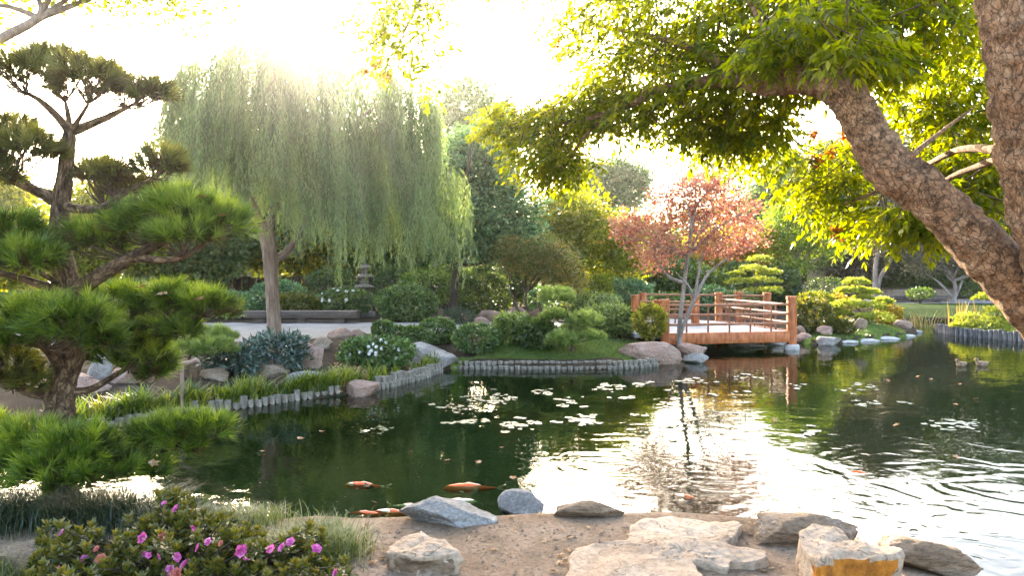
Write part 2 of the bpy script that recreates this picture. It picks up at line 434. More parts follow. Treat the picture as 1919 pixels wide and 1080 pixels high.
def water_mat():
    m, nt, nd, lk, p = newmat('pond_water')
    nd.remove(p)
    tc = nd.new('ShaderNodeTexCoord')
    def tex(scale, stretch, detail=2, dist=0.0):
        mp = nd.new('ShaderNodeMapping')
        mp.inputs['Scale'].default_value = stretch
        lk.new(tc.outputs['Object'], mp.inputs[0])
        n = nd.new('ShaderNodeTexNoise')
        n.inputs['Scale'].default_value = scale
        n.inputs['Detail'].default_value = detail
        n.inputs['Roughness'].default_value = .45
        n.inputs['Distortion'].default_value = dist
        lk.new(mp.outputs[0], n.inputs['Vector'])
        return n.outputs[0]
    a = tex(1.6, (1, 1, 1), 2, .6)
    b = tex(6.0, (.8, 1.1, 1), 2, .3)
    gate = tex(.35, (1, 1, 1), 1)
    # ring ripples round the feeding fish near the shore
    rings = None
    for cx, cy, k, fall in RINGS:
        v = nd.new('ShaderNodeVectorMath'); v.operation = 'DISTANCE'
        lk.new(tc.outputs['Object'], v.inputs[0]); v.inputs[1].default_value = (cx, cy, 0)
        wob = nd.new('ShaderNodeMath'); wob.operation = 'MULTIPLY_ADD'
        lk.new(a, wob.inputs[0]); wob.inputs[1].default_value = 1.15; lk.new(v.outputs['Value'], wob.inputs[2])
        s = nd.new('ShaderNodeMath'); s.operation = 'MULTIPLY'; lk.new(wob.outputs[0], s.inputs[0]); s.inputs[1].default_value = k
        sn = nd.new('ShaderNodeMath'); sn.operation = 'SINE'; lk.new(s.outputs[0], sn.inputs[0])
        mr = nd.new('ShaderNodeMapRange'); lk.new(v.outputs['Value'], mr.inputs[0])
        mr.inputs[1].default_value = 0; mr.inputs[2].default_value = fall; mr.inputs[3].default_value = .5; mr.inputs[4].default_value = 0
        mu = nd.new('ShaderNodeMath'); mu.operation = 'MULTIPLY'; lk.new(sn.outputs[0], mu.inputs[0]); lk.new(mr.outputs[0], mu.inputs[1])
        if rings is None: rings = mu.outputs[0]
        else:
            ad = nd.new('ShaderNodeMath'); ad.operation = 'ADD'; lk.new(rings, ad.inputs[0]); lk.new(mu.outputs[0], ad.inputs[1]); rings = ad.outputs[0]
    def madd(x, k, y):
        n = nd.new('ShaderNodeMath'); n.operation = 'MULTIPLY_ADD'
        lk.new(x, n.inputs[0])
        if isinstance(k, float): n.inputs[1].default_value = k
        else: lk.new(k, n.inputs[1])
        if isinstance(y, float): n.inputs[2].default_value = y
        else: lk.new(y, n.inputs[2])
        return n.outputs[0]
    h = madd(a, 1.0, 0.0)
    h = madd(b, .24, h)
    h = madd(rings, .33, h)
    bp = nd.new('ShaderNodeBump')
    bp.inputs['Strength'].default_value = 1.0
    bp.inputs['Distance'].default_value = WATER_BUMP
    lk.new(h, bp.inputs['Height'])
    fr = nd.new('ShaderNodeFresnel')
    fr.inputs[0].default_value = 1.4
    lk.new(bp.outputs[0], fr.inputs['Normal'])
    gl = nd.new('ShaderNodeBsdfGlossy')
    gl.inputs['Roughness'].default_value = .015
    lk.new(bp.outputs[0], gl.inputs['Normal'])
    tr = nd.new('ShaderNodeBsdfTransparent')
    tr.inputs[0].default_value = (.74, .88, .58, 1)
    mx = nd.new('ShaderNodeMixShader')
    lk.new(fr.outputs[0], mx.inputs[0])
    lk.new(tr.outputs[0], mx.inputs[1])
    lk.new(gl.outputs[0], mx.inputs[2])
    lk.new(mx.outputs[0], nd['Material Output'].inputs[0])
    return m
WATER_BUMP = .0075
RINGS = [(2.6, 6.3, 27.0, 1.7), (1.1, 8.2, 30.0, 1.0), (3.6, 5.6, 30.0, 1.1), (4.9, 7.4, 18.0, 2.6), (-1.6, 7.6, 30.0, .8), (2.0, 7.3, 24.0, 1.6)]
M['water'] = water_mat()
# ---------------------------------------------------------------- pond outline, ground
near_px = [(-400, 985), (0, 985), (250, 987), (470, 988), (560, 979), (650, 974), (760, 978), (935, 974), (1050, 968), (1170, 969), (1290, 973), (1400, 980), (1600, 1008), (1700, 1042), (1830, 1090)]
pond = [G(*q) for q in near_px]
pond += [np.array(q) for q in [(3.5, 4.6), (4.2, 4.6), (4.9, 5.4), (5.5, 6.9), (7, 8.8), (9.5, 10.5), (13, 12), (24, 14), (30, 18), (28, 21), (22, 20.8), (18.5, 21.6)]]
island_px = [(1985, 646), (1919, 640), (1840, 633), (1785, 628), (1757, 622)]
pond += [G(*q) for q in island_px] + [np.array(q) for q in [(16.2, 28.6), (18.5, 30.4), (23, 31.5), (24, 33), (20, 33.6)]]
pond += [G(*q) for q in [(1760, 603), (1715, 603), (1690, 606), (1686, 612), (1712, 618), (1721, 624), (1706, 631), (1650, 637), (1600, 642), (1540, 647), (1500, 643)]]
pond += [np.array(q) for q in [(9.4, 26.0), (8.0, 26.3), (6.2, 25.4), (5.0, 23.2)]]
pond += [G(*q) for q in [(1310, 655), (1300, 672), (1272, 670), (1240, 672), (1205, 682), (1150, 692), (1050, 693), (950, 693), (870, 692), (838, 694), (815, 702), (770, 715), (720, 727), (650, 741), (560, 751), (480, 763), (400, 773), (300, 787), (220, 799), (140, 812), (60, 825), (-100, 850), (-400, 905)]]
pond += [np.array(q) for q in [(-11, 8.0), (-12.5, 7.0), (-10, 6.0)]]
POND = cr(pond, 4, True)
def sdf(P, poly):
    P = np.asarray(P, float)
    A = poly
    B = np.roll(poly, -1, 0)
    out = np.empty(len(P))
    for s in range(0, len(P), 8000):
        p = P[s:s + 8000, None, :]
        ab = (B - A)[None]
        t = np.clip(((p - A) * ab).sum(-1) / np.maximum((ab ** 2).sum(-1), 1e-12), 0, 1)
        d = np.sqrt((((A + t[..., None] * ab) - p) ** 2).sum(-1)).min(1)
        x, y = p[..., 0], p[..., 1]
        c = ((A[:, 1] > y) != (B[:, 1] > y)) & (x < (B[:, 0] - A[:, 0]) * (y - A[:, 1]) / np.where(B[:, 1] == A[:, 1], 1e-9, B[:, 1] - A[:, 1]) + A[:, 0])
        out[s:s + 8000] = np.where(c.sum(1) % 2 == 1, -d, d)
    return out
def bumps(x, y):
    return .5 * np.sin(1.7 * x + .6 * np.sin(1.1 * y)) * np.cos(1.3 * y + 1.0) + .5 * np.sin(3.1 * x + 2.2 * y + np.sin(2.7 * x))
def hgt(x, y):
    x, y = np.atleast_1d(np.asarray(x, float)), np.atleast_1d(np.asarray(y, float))
    d = sdf(np.column_stack([x.ravel(), y.ravel()]), POND).reshape(x.shape)
    near = (y < 8.0) | ((x > 4.5) & (y < 12 + .25 * (x - 10)))
    hn = .015 + .31 * ss(0, 1.0, d) + .012 * bumps(2 * x, 2 * y) * ss(0, .4, d)
    hf = .02 + .13 * ss(0, .10, d) + .35 * ss(.15, 3.4, d) + .012 * bumps(x, y) * ss(.3, 1, d)
    mound = .20 * np.exp(-(((x - 1.0) / 2.2) ** 2 + ((y - 18.6) / 1.1) ** 2)) + .22 * np.exp(-(((x - 11.6) / 1.9) ** 2 + ((y - 25.6) / 1.5) ** 2))
    hl = np.where(near, hn, hf + mound * ss(0, .7, d))
    return np.where(d > 0, hl, -.07 - .85 * ss(0, 1.0, -d))
def H1(x, y):
    return float(hgt([x], [y])[0])
def on_ground(px, py):
    z = .3
    for _ in range(8):
        x, y = G(px, py, z)
        z = .5 * z + .5 * max(H1(x, y), 0)
    return np.array([x, y, H1(x, y)])

def axis(a, b, step, far, grow=1.22):
    c = list(np.arange(a, b + 1e-6, step))
    s, lo, hi = step, [], []
    p = a
    while p > -far:
        s *= grow; p -= s; lo.append(p)
    s, p = step, b
    while p < far:
        s *= grow; p += s; hi.append(p)
    return np.array(lo[::-1] + c + hi)
gx, gy = axis(-11, 19, .14, 900), axis(3, 35, .14, 900)
XX, YY = np.meshgrid(gx, gy, indexing='ij')
ZZ = hgt(XX.ravel(), YY.ravel()).reshape(XX.shape)
nx, ny = XX.shape
gi, gj = np.meshgrid(np.arange(nx - 1), np.arange(ny - 1), indexing='ij')
quads = np.stack([gi * ny + gj, (gi + 1) * ny + gj, (gi + 1) * ny + gj + 1, gi * ny + gj + 1], -1).reshape(-1, 4)
allv = np.stack([XX, YY, ZZ], -1).reshape(-1, 3)
fc = allv[quads].mean(1)
fx, fy, fz = fc.T
wet = fz < -.03
nearm = ((fy < 8.0) | ((fx > 4.5) & (fy < 12 + .25 * (fx - 10)))) & ~wet
for nm, mk_, mt in (('pond_bed', wet, 'bed'), ('sandy_shore', nearm, 'sand'), ('ground', ~wet & ~nearm, 'soil')):
    mb = MB()
    q = quads[mk_]
    u, inv = np.unique(q, return_inverse=True)
    mb.add(allv[u], inv.reshape(-1, 4))
    tag(mb.build(nm, M[mt], smooth=True), kind='structure')
mb = MB()
wx, wy = np.linspace(-14, 32, 24), np.linspace(3, 36, 18)
wxx, wyy = np.meshgrid(wx, wy, indexing='ij')
i, j = np.meshgrid(np.arange(23), np.arange(17), indexing='ij')
mb.add(np.stack([wxx, wyy, 0 * wxx], -1), np.stack([i * 18 + j, (i + 1) * 18 + j, (i + 1) * 18 + j + 1, i * 18 + j + 1], -1).reshape(-1, 4))
tag(mb.build('pond_water', M['water'], smooth=True), kind='structure')

def sheet(name, poly, mat, dz, step=.2):
    poly = np.asarray(poly, float)
    lo, hi = poly.min(0), poly.max(0)
    ax, ay = np.arange(lo[0] - step, hi[0] + step, step), np.arange(lo[1] - step, hi[1] + step, step)
    X, Y = np.meshgrid(ax, ay, indexing='ij')
    P = np.column_stack([X.ravel(), Y.ravel()])
    d = sdf(P, poly)
    n1, n2 = X.shape
    a, b = np.meshgrid(np.arange(n1 - 1), np.arange(n2 - 1), indexing='ij')
    q = np.stack([a * n2 + b, (a + 1) * n2 + b, (a + 1) * n2 + b + 1, a * n2 + b + 1], -1).reshape(-1, 4)
    q = q[(d[q] < 0).any(1)]
    u, inv = np.unique(q, return_inverse=True)
    p, dd = P[u], d[u]
    A, B = poly, np.roll(poly, -1, 0)
    for k in np.where(dd > 0)[0]:
        t = np.clip(((p[k] - A) * (B - A)).sum(1) / ((B - A) ** 2).sum(1), 0, 1)
        c = A + t[:, None] * (B - A)
        p[k] = c[((c - p[k]) ** 2).sum(1).argmin()]
    mb = MB()
    mb.add(np.column_stack([p, hgt(p[:, 0], p[:, 1]) + dz]), inv.reshape(-1, 4))
    return tag(mb.build(name, mat, smooth=True), kind='structure')
path_poly = [G(x, y, .5) for x, y in [(-400, 668), (0, 663), (200, 652), (350, 642), (510, 643), (600, 634), (690, 627), (800, 624), (1000, 618), (1130, 617), (1190, 618), (1248, 617), (1246, 604), (1215, 601), (1100, 601), (1000, 603), (700, 606), (400, 606), (0, 608), (-400, 612)]]
sheet('path', path_poly, M['path'], .012, .25)
lawn_poly = [G(x, y, .15) for x, y in [(848, 675), (900, 675), (1000, 676), (1100, 676), (1165, 674)]] + [G(x, y, .45) for x, y in [(1235, 668), (1250, 636), (1180, 628), (1000, 630), (900, 645), (850, 668)]]
lawn_poly = cr(lawn_poly, 3, True)
sheet('lawn', lawn_poly, M['lawn'], .008, .15)
bank_poly = cr([G(x, y, .35) for x, y in [(1530, 634), (1600, 632), (1650, 627), (1700, 620), (1690, 609), (1640, 602), (1560, 606), (1500, 612), (1495, 622)]], 3, True)
sheet('right_bank_lawn', bank_poly, M['lawn'], .008, .2)
isl_poly = cr([np.array(q) for q in [(16.0, 27.2), (16.6, 24.6), (19, 22.6), (22, 22), (24, 26), (22, 30), (18.5, 29.6), (16.6, 28.4)]], 3, True)
sheet('island_lawn', isl_poly, M['lawn'], .008, .25)
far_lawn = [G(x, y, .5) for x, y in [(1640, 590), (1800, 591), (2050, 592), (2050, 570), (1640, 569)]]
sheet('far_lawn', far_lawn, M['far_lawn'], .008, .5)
far_path = [G(x, y, .5) for x, y in [(1500, 568.5), (2150, 569.5), (2150, 561), (1500, 561)]]
sheet('far_path', far_path, M['path'], .012, .5)

def blades(name, poly, n, L, w, mat, clump=1, spread=.05, lean=.35, dz=0):
    poly = np.asarray(poly, float)
    lo, hi = poly.min(0), poly.max(0)
    P = rng.uniform(lo, hi, (n * 3, 2))
    P = P[sdf(P, poly) < 0][:n]
    P = np.repeat(P, clump, 0) + rng.normal(size=(len(P) * clump, 2)) * spread * (clump > 1)
    z = hgt(P[:, 0], P[:, 1])
    k = z > 0.02
    P, z = P[k], z[k]
    mb = MB()
    D = np.column_stack([rng.normal(size=(len(P), 2)) * lean, np.ones(len(P))])
    needles(mb, np.column_stack([P, z + dz]), D, L * rng.uniform(.5, 1.1, len(P)), w, rng.uniform(0, 1, len(P)) * .6 + .4 * (.5 + .5 * np.sin(P[:, 0] * 3) * np.cos(P[:, 1] * 2.3)))
    return tag(mb.build(name, mat), kind='stuff')
tag(blades('lawn_grass', lawn_poly, 26000, .07, .012, M['blade'], lean=.6), 'short green ground cover sloping down to the pond edge in front of the low pines', 'grass')
tag(blades('bank_grass', bank_poly, 9000, .08, .016, M['blade'], lean=.6), 'short green grass on the sunlit bank right of the bridge', 'grass')
tag(blades('island_grass', isl_poly, 7000, .11, .02, M['blade'], lean=.6), 'mossy green grass covering the log-edged island', 'grass')

# ---------------------------------------------------------------- rocks
def ico(sub):
    import bmesh
    bm = bmesh.new()
    bmesh.ops.create_icosphere(bm, subdivisions=sub, radius=1)
    v = np.array([q.co[:] for q in bm.verts])
    f = np.array([[q.index for q in p.verts] for p in bm.faces])
    bm.free()
    return v, f
ICO5, ICO4 = ico(5), ico(4)
def fbm(p, s, seed, oct=4):
    return np.array([mnoise.fractal(Vector((a * s + seed * 7.3, b * s - seed * 3.1, c * s + seed)), 1.0, 2.0, oct) for a, b, c in p])
def rock(label, mat, loc, size, seed, facets=9, soft=.04, rotz=0, flat=None, sub=4, group=None, name='rock', tilt=0.0, name_cat='rock', rough=.10):
    r = np.random.default_rng(seed)
    v, f = (ICO5 if sub == 5 else ICO4)
    v = v.copy()
    v = np.sign(v) * np.abs(v) ** .8
    for _ in range(facets):
        n = nrm(r.normal(size=3) * np.array([1, 1, .8]))
        d = r.uniform(.55, .85)
        s = v @ n - d
        k = s > 0
        v[k] -= n * (s[k] * (1 - soft))[:, None]
    if flat:
        s = v[:, 2] - flat + .10 * v[:, 0] * tilt
        k = s > 0
        v[k, 2] -= s[k] * .93
    v += nrm(v) * (fbm(v, 1.4, seed) * rough + fbm(v, 4.5, seed + 3) * rough * .4 + fbm(v, 11, seed + 5, 3) * rough * .16)[:, None]
    lo, hi = v.min(0), v.max(0)
    v = (v - (lo + hi) / 2) / ((hi - lo) / 2)
    v *= np.asarray(size) / 2
    c, s_ = math.cos(rotz), math.sin(rotz)
    v = np.column_stack([v[:, 0] * c - v[:, 1] * s_, v[:, 0] * s_ + v[:, 1] * c, v[:, 2] + v[:, 0] * tilt])
    v = v + np.asarray(loc) + np.array([0, 0, size[2] * .5])
    mb = MB()
    mb.add(v, f)
    o = mb.build(name, mat, org=loc, smooth=True)
    return tag(o, label, name_cat, group)
def rock_px(label, mat, cx, top, bot, w, z, dr=.7, bury=.25, **k):
    """rock whose front foot shows at pixel row bot and whose top shows at row top"""
    if z is None:
        z = on_ground(cx, bot)[2]
    Yf = (CH - z) * F / (bot - HY)
    wd = w / F * Yf
    dp = wd * dr
    Y = Yf + dp * .45
    wd = w / F * Y
    zt = CH - (top - HY) / F * Y
    h = (zt - z) * (1 + bury)
    return rock(label, mat, ((cx - HX) / F * Y, Y, zt - h), (wd, dp, h), **k)
R = M
# near shore
rock_px('long pale grey boulder with a pointed crest on the sand at the water edge', R['pale_rock'], 842, 933, 990, 186, None, .55, .3, seed=13, facets=10, sub=5, tilt=-.12)
rock_px('small rounded grey boulder standing in the water just off the sand', R['pale_rock'], 976, 919, 968, 88, .0, .8, .5, seed=22, facets=5, sub=5)
rock_px('low brown streaked rock lying on the sand at the waterline', R['brown_rock'], 1103, 937, 974, 136, None, .5, .5, seed=31, facets=9, sub=5)
rock_px('long smooth dark streaked boulder at the water edge behind the orange block', R['brown_rock'], 1508, 964, 1028, 206, None, .5, .35, seed=52, facets=7, sub=5)
rock_px('pale rounded boulder at the water beside the orange block', R['brown_rock'], 1738, 1008, 1078, 178, None, .6, .3, seed=57, facets=6, sub=5, tilt=-.1)
rock_px('brownish flat rock under the azalea at the left corner', R['tan_rock'], 60, 1024, 1110, 190, None, .6, .3, seed=63, facets=7, flat=.5, sub=5)

def block(label, mat, top_px, zt, thick, seed, name='rock', side=None, rough=.035, inset=.04):
    """flat topped broken stone: outline given by its top edge in the photo, real thickness"""
    P = np.array([G(x, y, zt) for x, y in top_px])
    P = cr(P, 6, True)
    c = P.mean(0)
    n = len(P)
    r = np.random.default_rng(seed)
    jag = np.array([mnoise.fractal(Vector((p[0] * 7, p[1] * 7, seed)), 1, 2, 5) for p in P])
    P = c + (P - c) * (1 + .07 * jag[:, None])
    ringsP = []
    for t in np.linspace(.04, 1, 22):
        ringsP.append((c + (P - c) * t, np.full(n, zt)))
    nz = 9
    for k in range(1, nz + 1):
        t = k / nz
        ringsP.append((c + (P - c) * (1 + inset * (.2 - t) + .015 * math.sin(9 * t + seed)), np.full(n, zt - thick * t)))
    V = np.concatenate([np.column_stack([a, b]) for a, b in ringsP])
    top = V[:, 2] > zt - 1e-6
    f1, f2 = fbm(V, 2.0, seed), fbm(V, 7, seed + 2)
    step = np.floor((f1 * .9 + .35 * f2) * 5) / 5
    V[:, 2] += np.where(top, step * .03 + f2 * .006, f2 * .01)
    off = nrm(V - np.array([c[0], c[1], zt - thick / 2])) * (f2 * rough + fbm(V, 16, seed + 4, 3) * rough * .5)[:, None]
    off[top, :] *= .3
    V += off
    m = len(ringsP)
    i, j = np.meshgrid(np.arange(m - 1), np.arange(n), indexing='ij')
    j2 = (j + 1) % n
    q = np.stack([i * n + j, i * n + j2, (i + 1) * n + j2, (i + 1) * n + j], -1).reshape(-1, 4)[:, ::-1]
    org = np.array([c[0], c[1], zt - thick])
    mb = MB()
    mb.add(V, q)
    mb.add(V[:n], np.arange(n)[::-1].reshape(1, -1).copy())
    o = mb.build(name, mat, org=org, smooth=True)
    if side:
        o.data.materials.append(side)
        idx = np.zeros(len(o.data.polygons), np.int32)
        nrmz = np.array([p.normal.z for p in o.data.polygons])
        nrmy = np.array([nrm(np.array([p.center.x, p.center.y]))[1] for p in o.data.polygons])
        cz = np.array([p.center.z for p in o.data.polygons])
        idx[(np.abs(nrmz) < .75) & (cz < thick - .03) & (nrmy < -.55)] = 1
        o.data.polygons.foreach_set('material_index', idx)
    return tag(o, label, 'rock')
block('wide flat flaky tan slab set into the sand, largest stone on the near shore', M['slab_rock'], [(1085, 1022), (1170, 1012), (1185, 985), (1225, 972), (1330, 975), (1388, 982), (1378, 1005), (1370, 1022), (1432, 1034), (1436, 1048), (1380, 1052), (1365, 1062), (1300, 1050), (1315, 1080), (1330, 1140), (1060, 1140), (1068, 1070)], .375, .22, 5, name='stone_slab', rough=.05)
block('squared block stone with a bright orange front face', M['slab_rock'], [(1497, 1000), (1530, 986), (1575, 992), (1600, 1012), (1640, 1018), (1678, 1026), (1684, 1038), (1630, 1041), (1575, 1040), (1540, 1052), (1515, 1040)], .56, .38, 9, side=M['orange_rock'], rough=.05, inset=.03)
block('wedge shaped tan stone alone on the sand', M['slab_rock'], [(732, 1032), (752, 1010), (785, 999), (815, 1008), (850, 1026), (857, 1038), (835, 1044), (790, 1046), (755, 1040)], .44, .17, 17, side=M['brown_rock'], rough=.06, inset=.02)
# left bank
rock_px('broad flat pink boulder behind the near pine trunk', R['pink_rock'], 118, 697, 742, 170, None, .6, seed=71, facets=8)
rock_px('tall grey slanted rock behind the low pine pad on the left bank', R['pale_rock'], 186, 660, 716, 56, None, .7, seed=72, facets=8)
rock_px('dark pink rock under the low pine pad on the left bank', R['pink_rock'], 240, 676, 722, 92, None, .7, seed=73, facets=9)
rock_px('upright cracked pink rock at the foot of the willow beside the bluish shrub', R['pink_rock'], 580, 640, 690, 56, None, .8, seed=74, facets=9)
rock_px('smaller pale rock just behind the cracked pink rock near the willow', R['tan_rock'], 603, 632, 655, 44, None, .8, seed=75, facets=8)
rock_px('pale flat topped rock in the iris strip below the bluish shrub', R['pale_rock'], 574, 696, 722, 76, None, .6, seed=76, facets=6)
rock_px('rounded pink boulder at the end of the left log edging, standing in the water', R['pink_rock'], 679, 713, 744, 64, .0, .8, .5, seed=77, facets=5)
rock_px('large smooth white boulder between the two runs of log edging', R['pale_rock'], 811, 649, 693, 92, .06, .9, .4, seed=77, facets=5, tilt=-.28)
rock_px('jagged low pink rock along the path edge, left of the white azalea', R['pink_rock'], 640, 614, 636, 56, None, .5, seed=79, facets=11)
rock_px('jagged pink rock along the path edge right above the white azalea', R['pink_rock'], 668, 617, 634, 36, None, .5, seed=80, facets=11)
rock_px('dark rock in the shade under the bluish shrub', R['tan_rock'], 500, 668, 708, 90, None, .7, seed=81, facets=9)
rock_px('brown rock half hidden below the small propped pine', R['tan_rock'], 400, 690, 714, 60, None, .7, seed=82, facets=8)
# beyond the path
for a in [('squared tan rock under the dark tree trunk beyond the path', 'tan_rock', 829, 578, 600, 18, 91), ('low pink rock beyond the path between two grassy tufts', 'pink_rock', 838, 594, 608, 30, 92),
          ('small tan rock right of the tree trunk beyond the path', 'tan_rock', 878, 583, 602, 18, 93), ('wide brown retaining rock beyond the path', 'pink_rock', 917, 581, 603, 52, 94),
          ('pointed pink rock in front of the brown retaining rock', 'pink_rock', 902, 594, 611, 28, 95), ('tall brown rock left of the small bonsai pine beyond the path', 'pink_rock', 970, 575, 601, 40, 96),
          ('flat pink rock behind the small bonsai pine beyond the path', 'pink_rock', 1010, 578, 600, 36, 97)]:
    rock_px(a[0], R[a[1]], a[2], a[3], a[4], a[5], .5, .6, seed=a[6], facets=9)
rock_px('pale rock of the waterfall glimpsed behind the multi-stemmed maple', R['pale_rock'], 1000, 530, 572, 30, .55, .5, seed=98, facets=8)
rock_px('dark grey rock beside the waterfall rock behind the maple', R['pale_rock'], 958, 540, 572, 34, .55, .5, seed=99, facets=8)
# lawn point and bridge
rock_px('very large smooth pink boulder at the water edge beside the red maple trunk', R['pink_rock'], 1220, 641, 685, 118, .0, .5, .45, seed=103, facets=6, sub=5)
rock_px('pink rock slab sloping to the water behind the red maple trunk', R['pink_rock'], 1298, 645, 667, 50, .15, .7, seed=104, facets=6, tilt=-.2)
rock_px('small pale flat rock at the waterline right of the large pink boulder', R['pale_rock'], 1304, 662, 681, 46, .0, .7, seed=105, facets=6)
rock_px('grey rock in the shade under the bridge', R['pale_rock'], 1400, 636, 652, 70, .0, .6, seed=106, facets=8)
rock_px('pale rock under the right end of the bridge', R['pale_rock'], 1455, 634, 648, 46, .0, .6, seed=107, facets=8)
rock_px('pink rock behind the right bridge post', R['pink_rock'], 1498, 610, 628, 26, .2, .7, seed=108, facets=6)
rock_px('pink rock at the water right of the bridge post', R['pink_rock'], 1503, 624, 644, 32, .0, .7, seed=109, facets=7)
rock_px('pale pointed rock at the waterline of the right bank', R['pale_rock'], 1552, 631, 648, 50, .0, .7, seed=110, facets=7)
rock_px('pink rock in the low shrubs of the right bank', R['pink_rock'], 1546, 611, 626, 34, .3, .7, seed=111, facets=8)
rock_px('pink rock at the tip of the right bank beside the reeds', R['pink_rock'], 1690, 600, 618, 36, .15, .7, seed=112, facets=6)
rock_px('upright tan stone at the foot of the clipped cloud pine on the right bank', R['tan_rock'], 1612, 596, 614, 24, .5, .7, seed=113, facets=6)
for k, (cx, bt, w) in enumerate([(1588, 644, 40), (1622, 641, 46), (1660, 637, 44), (1694, 632, 40), (1714, 625, 26)]):
    rock_px(['low grey kerb stone beside the pale pointed rock', 'low grey kerb stone second from the pale pointed rock', 'low grey kerb stone third from the pale pointed rock', 'low grey kerb stone fourth from the pale pointed rock', 'last low grey kerb stone at the tip of the right bank'][k], R['stone'], cx, bt - 6, bt, w * 1.15, .0, .5, .8, seed=120 + k, facets=8, name='kerb_stone', group='kerb stones along the right bank', name_cat='rock')

# ---------------------------------------------------------------- log edging
def log_proto():
    out = []
    for k in range(4):
        mb = MB()
        lathe(mb, (0, 0, 0), [(.058, -.25), (.06, .2 + .0), (.059, .212), (.054, .22), (.03, .2205)], 12)
        me = mb.build('edging_log', M['log'], smooth=False)
        for p in me.data.polygons: p.use_smooth = abs(p.normal.z) < .5
        out.append(me)
    return out
LOGS = log_proto()
DARK_LOGS = log_proto()
for q in DARK_LOGS: q.data.materials[0] = M['log_dark']
used = set()
def put_log(p, h, s, label, group, lean=.045, src=LOGS):
    k = random.randrange(4)
    if (id(src), k) not in used:
        o = src[k]; used.add((id(src), k))
    else:
        o = src[k].copy(); col.objects.link(o)
    o.location = (float(p[0]), float(p[1]), h - .22 * s)
    o.scale = (s * random.uniform(.92, 1.08), s * random.uniform(.92, 1.08), s)
    o.rotation_euler = (random.gauss(0, lean), random.gauss(0, lean), random.uniform(0, 6.28))
    tag(o, label, 'log', group)
def along(px, z=0, step=.125):
    P = cr([G(x, y, z) for x, y in px], 12)
    d = np.concatenate([[0], np.cumsum(np.linalg.norm(np.diff(P, axis=0), axis=1))])
    t = np.arange(0, d[-1], step)
    return np.column_stack([np.interp(t, d, P[:, 0]), np.interp(t, d, P[:, 1])])
for i, p in enumerate(along([(60, 824), (140, 811), (220, 798), (300, 786), (400, 772), (480, 762), (560, 750), (640, 741)], 0, .122)):
    put_log(p, random.choice([.09, .105, .115, .12, .13, .175]) + random.gauss(0, .014), 1.0, 'weathered grey log stake edging the iris strip on the left bank', 'log stakes along the iris strip')
for i, p in enumerate(along([(708, 731), (740, 724), (775, 715), (805, 706), (828, 697)], 0, .125)):
    put_log(p + np.array([-.03, .11]), .22 + random.gauss(0, .012), 1.05, 'pale log stake in the upper row between the pink and white boulders', 'upper log stakes between the boulders')
    put_log(p, .10 + random.gauss(0, .01), 1.0, 'short pale log stake in the lower row between the pink and white boulders', 'lower log stakes between the boulders')
for i, p in enumerate(along([(852, 692), (950, 693), (1050, 693), (1150, 692), (1200, 690), (1234, 686)], 0, .128)):
    put_log(p + np.array([0, .14]), .165 + random.gauss(0, .008), 1.05, 'pale log stake in the upper row edging the green lawn', 'upper log stakes edging the lawn')
    put_log(p, .07 + random.gauss(0, .008), 1.0, 'short pale log stake in the lower row edging the green lawn', 'lower log stakes edging the lawn')
for i, p in enumerate(along([(1757, 622), (1785, 628.5), (1840, 633.5), (1919, 640.5), (1975, 646)], 0, .172)):
    put_log(p, .29 + random.gauss(0, .018), 1.4, 'dark grey log stake edging the island at the right', 'log stakes edging the island', .03, DARK_LOGS)

# ---------------------------------------------------------------- bridge
DZ = .49
bA, bB = np.array([4.13, 20.2]), np.array([7.86, 21.0])
pD, pL, pR3, pL2 = np.array([7.17, 25.9]), np.array([3.93, 23.8]), np.array([5.79, 23.6]), np.array([4.85, 28.0])
br = thing('timber_bridge', 'low orange brown timber footbridge with a pale deck and open railings', 'bridge', (6, 21, 0))
org = np.array([6, 21, 0.])
mb = MB()
dk = [bA, bB + [0, 0], pD, pL2, np.array([3.3, 27.6]), pR3, pL, np.array([3.3, 23.6]), np.array([3.3, 20.2])]
n = len(dk)
mb.add(np.vstack([[*p, DZ] for p in dk] + [[*p, DZ - .1] for p in dk]), np.arange(n).reshape(1, n))
mb.add(np.vstack([[*p, DZ] for p in dk] + [[*p, DZ - .1] for p in dk]), np.array([[i, n + i, n + (i + 1) % n, (i + 1) % n] for i in range(n)]))
mb.build('deck', M['deck'], br, org)
def p3(p, z): return np.array([p[0], p[1], z])
for a, b in ((bA + [-.05, -.05], bB + [-.05, -.05]), (bB + [.05, .1], pD + [.05, 0]), (pL + [0, .04], pR3 + [0, .04])):
    mb = MB(); beam(mb, p3(a, DZ - .13), p3(b, DZ - .13), .10, .31); mb.build('side_beam', M['bridge'], br, org)
def post(p, top, bot, foot=False, w=.22):
    mb = MB()
    beam(mb, p3(p, bot), p3(p, top - .11), w, w, .015)
    o = mb.build('post', M['bridge'], br, org)
    mb = MB()
    beam(mb, p3(p, top - .11), p3(p, top - .085), w - .05, w - .05, .01)
    beam(mb, p3(p, top - .085), p3(p, top), w + .03, w + .03, .03)
    c = mb.build('post_cap', M['bridge'], br, org)
    if foot:
        mb = MB()
        lathe(mb, (p[0], p[1], -.5), [(.21, 0), (.21, .6), (.19, .64), (.05, .645)], 16)
        mb.build('footing', M['stone'], br, org)
for p, t, b, f in ((bA, 1.43, .1, 0), (bB, 1.49, .1, 1), (pL, 1.46, .4, 0), (np.array([4.62, 26.3]), 1.47, .4, 0), (pR3, 1.43, .3, 0), (pD, 1.48, .1, 0), (np.array([8.32, 27.4]), 1.48, .3, 0), (np.array([9.05, 26.5]), 1.46, .1, 0), (bA + [-.10, .45], 1.40, .4, 0)):
    post(p, t, b, f)
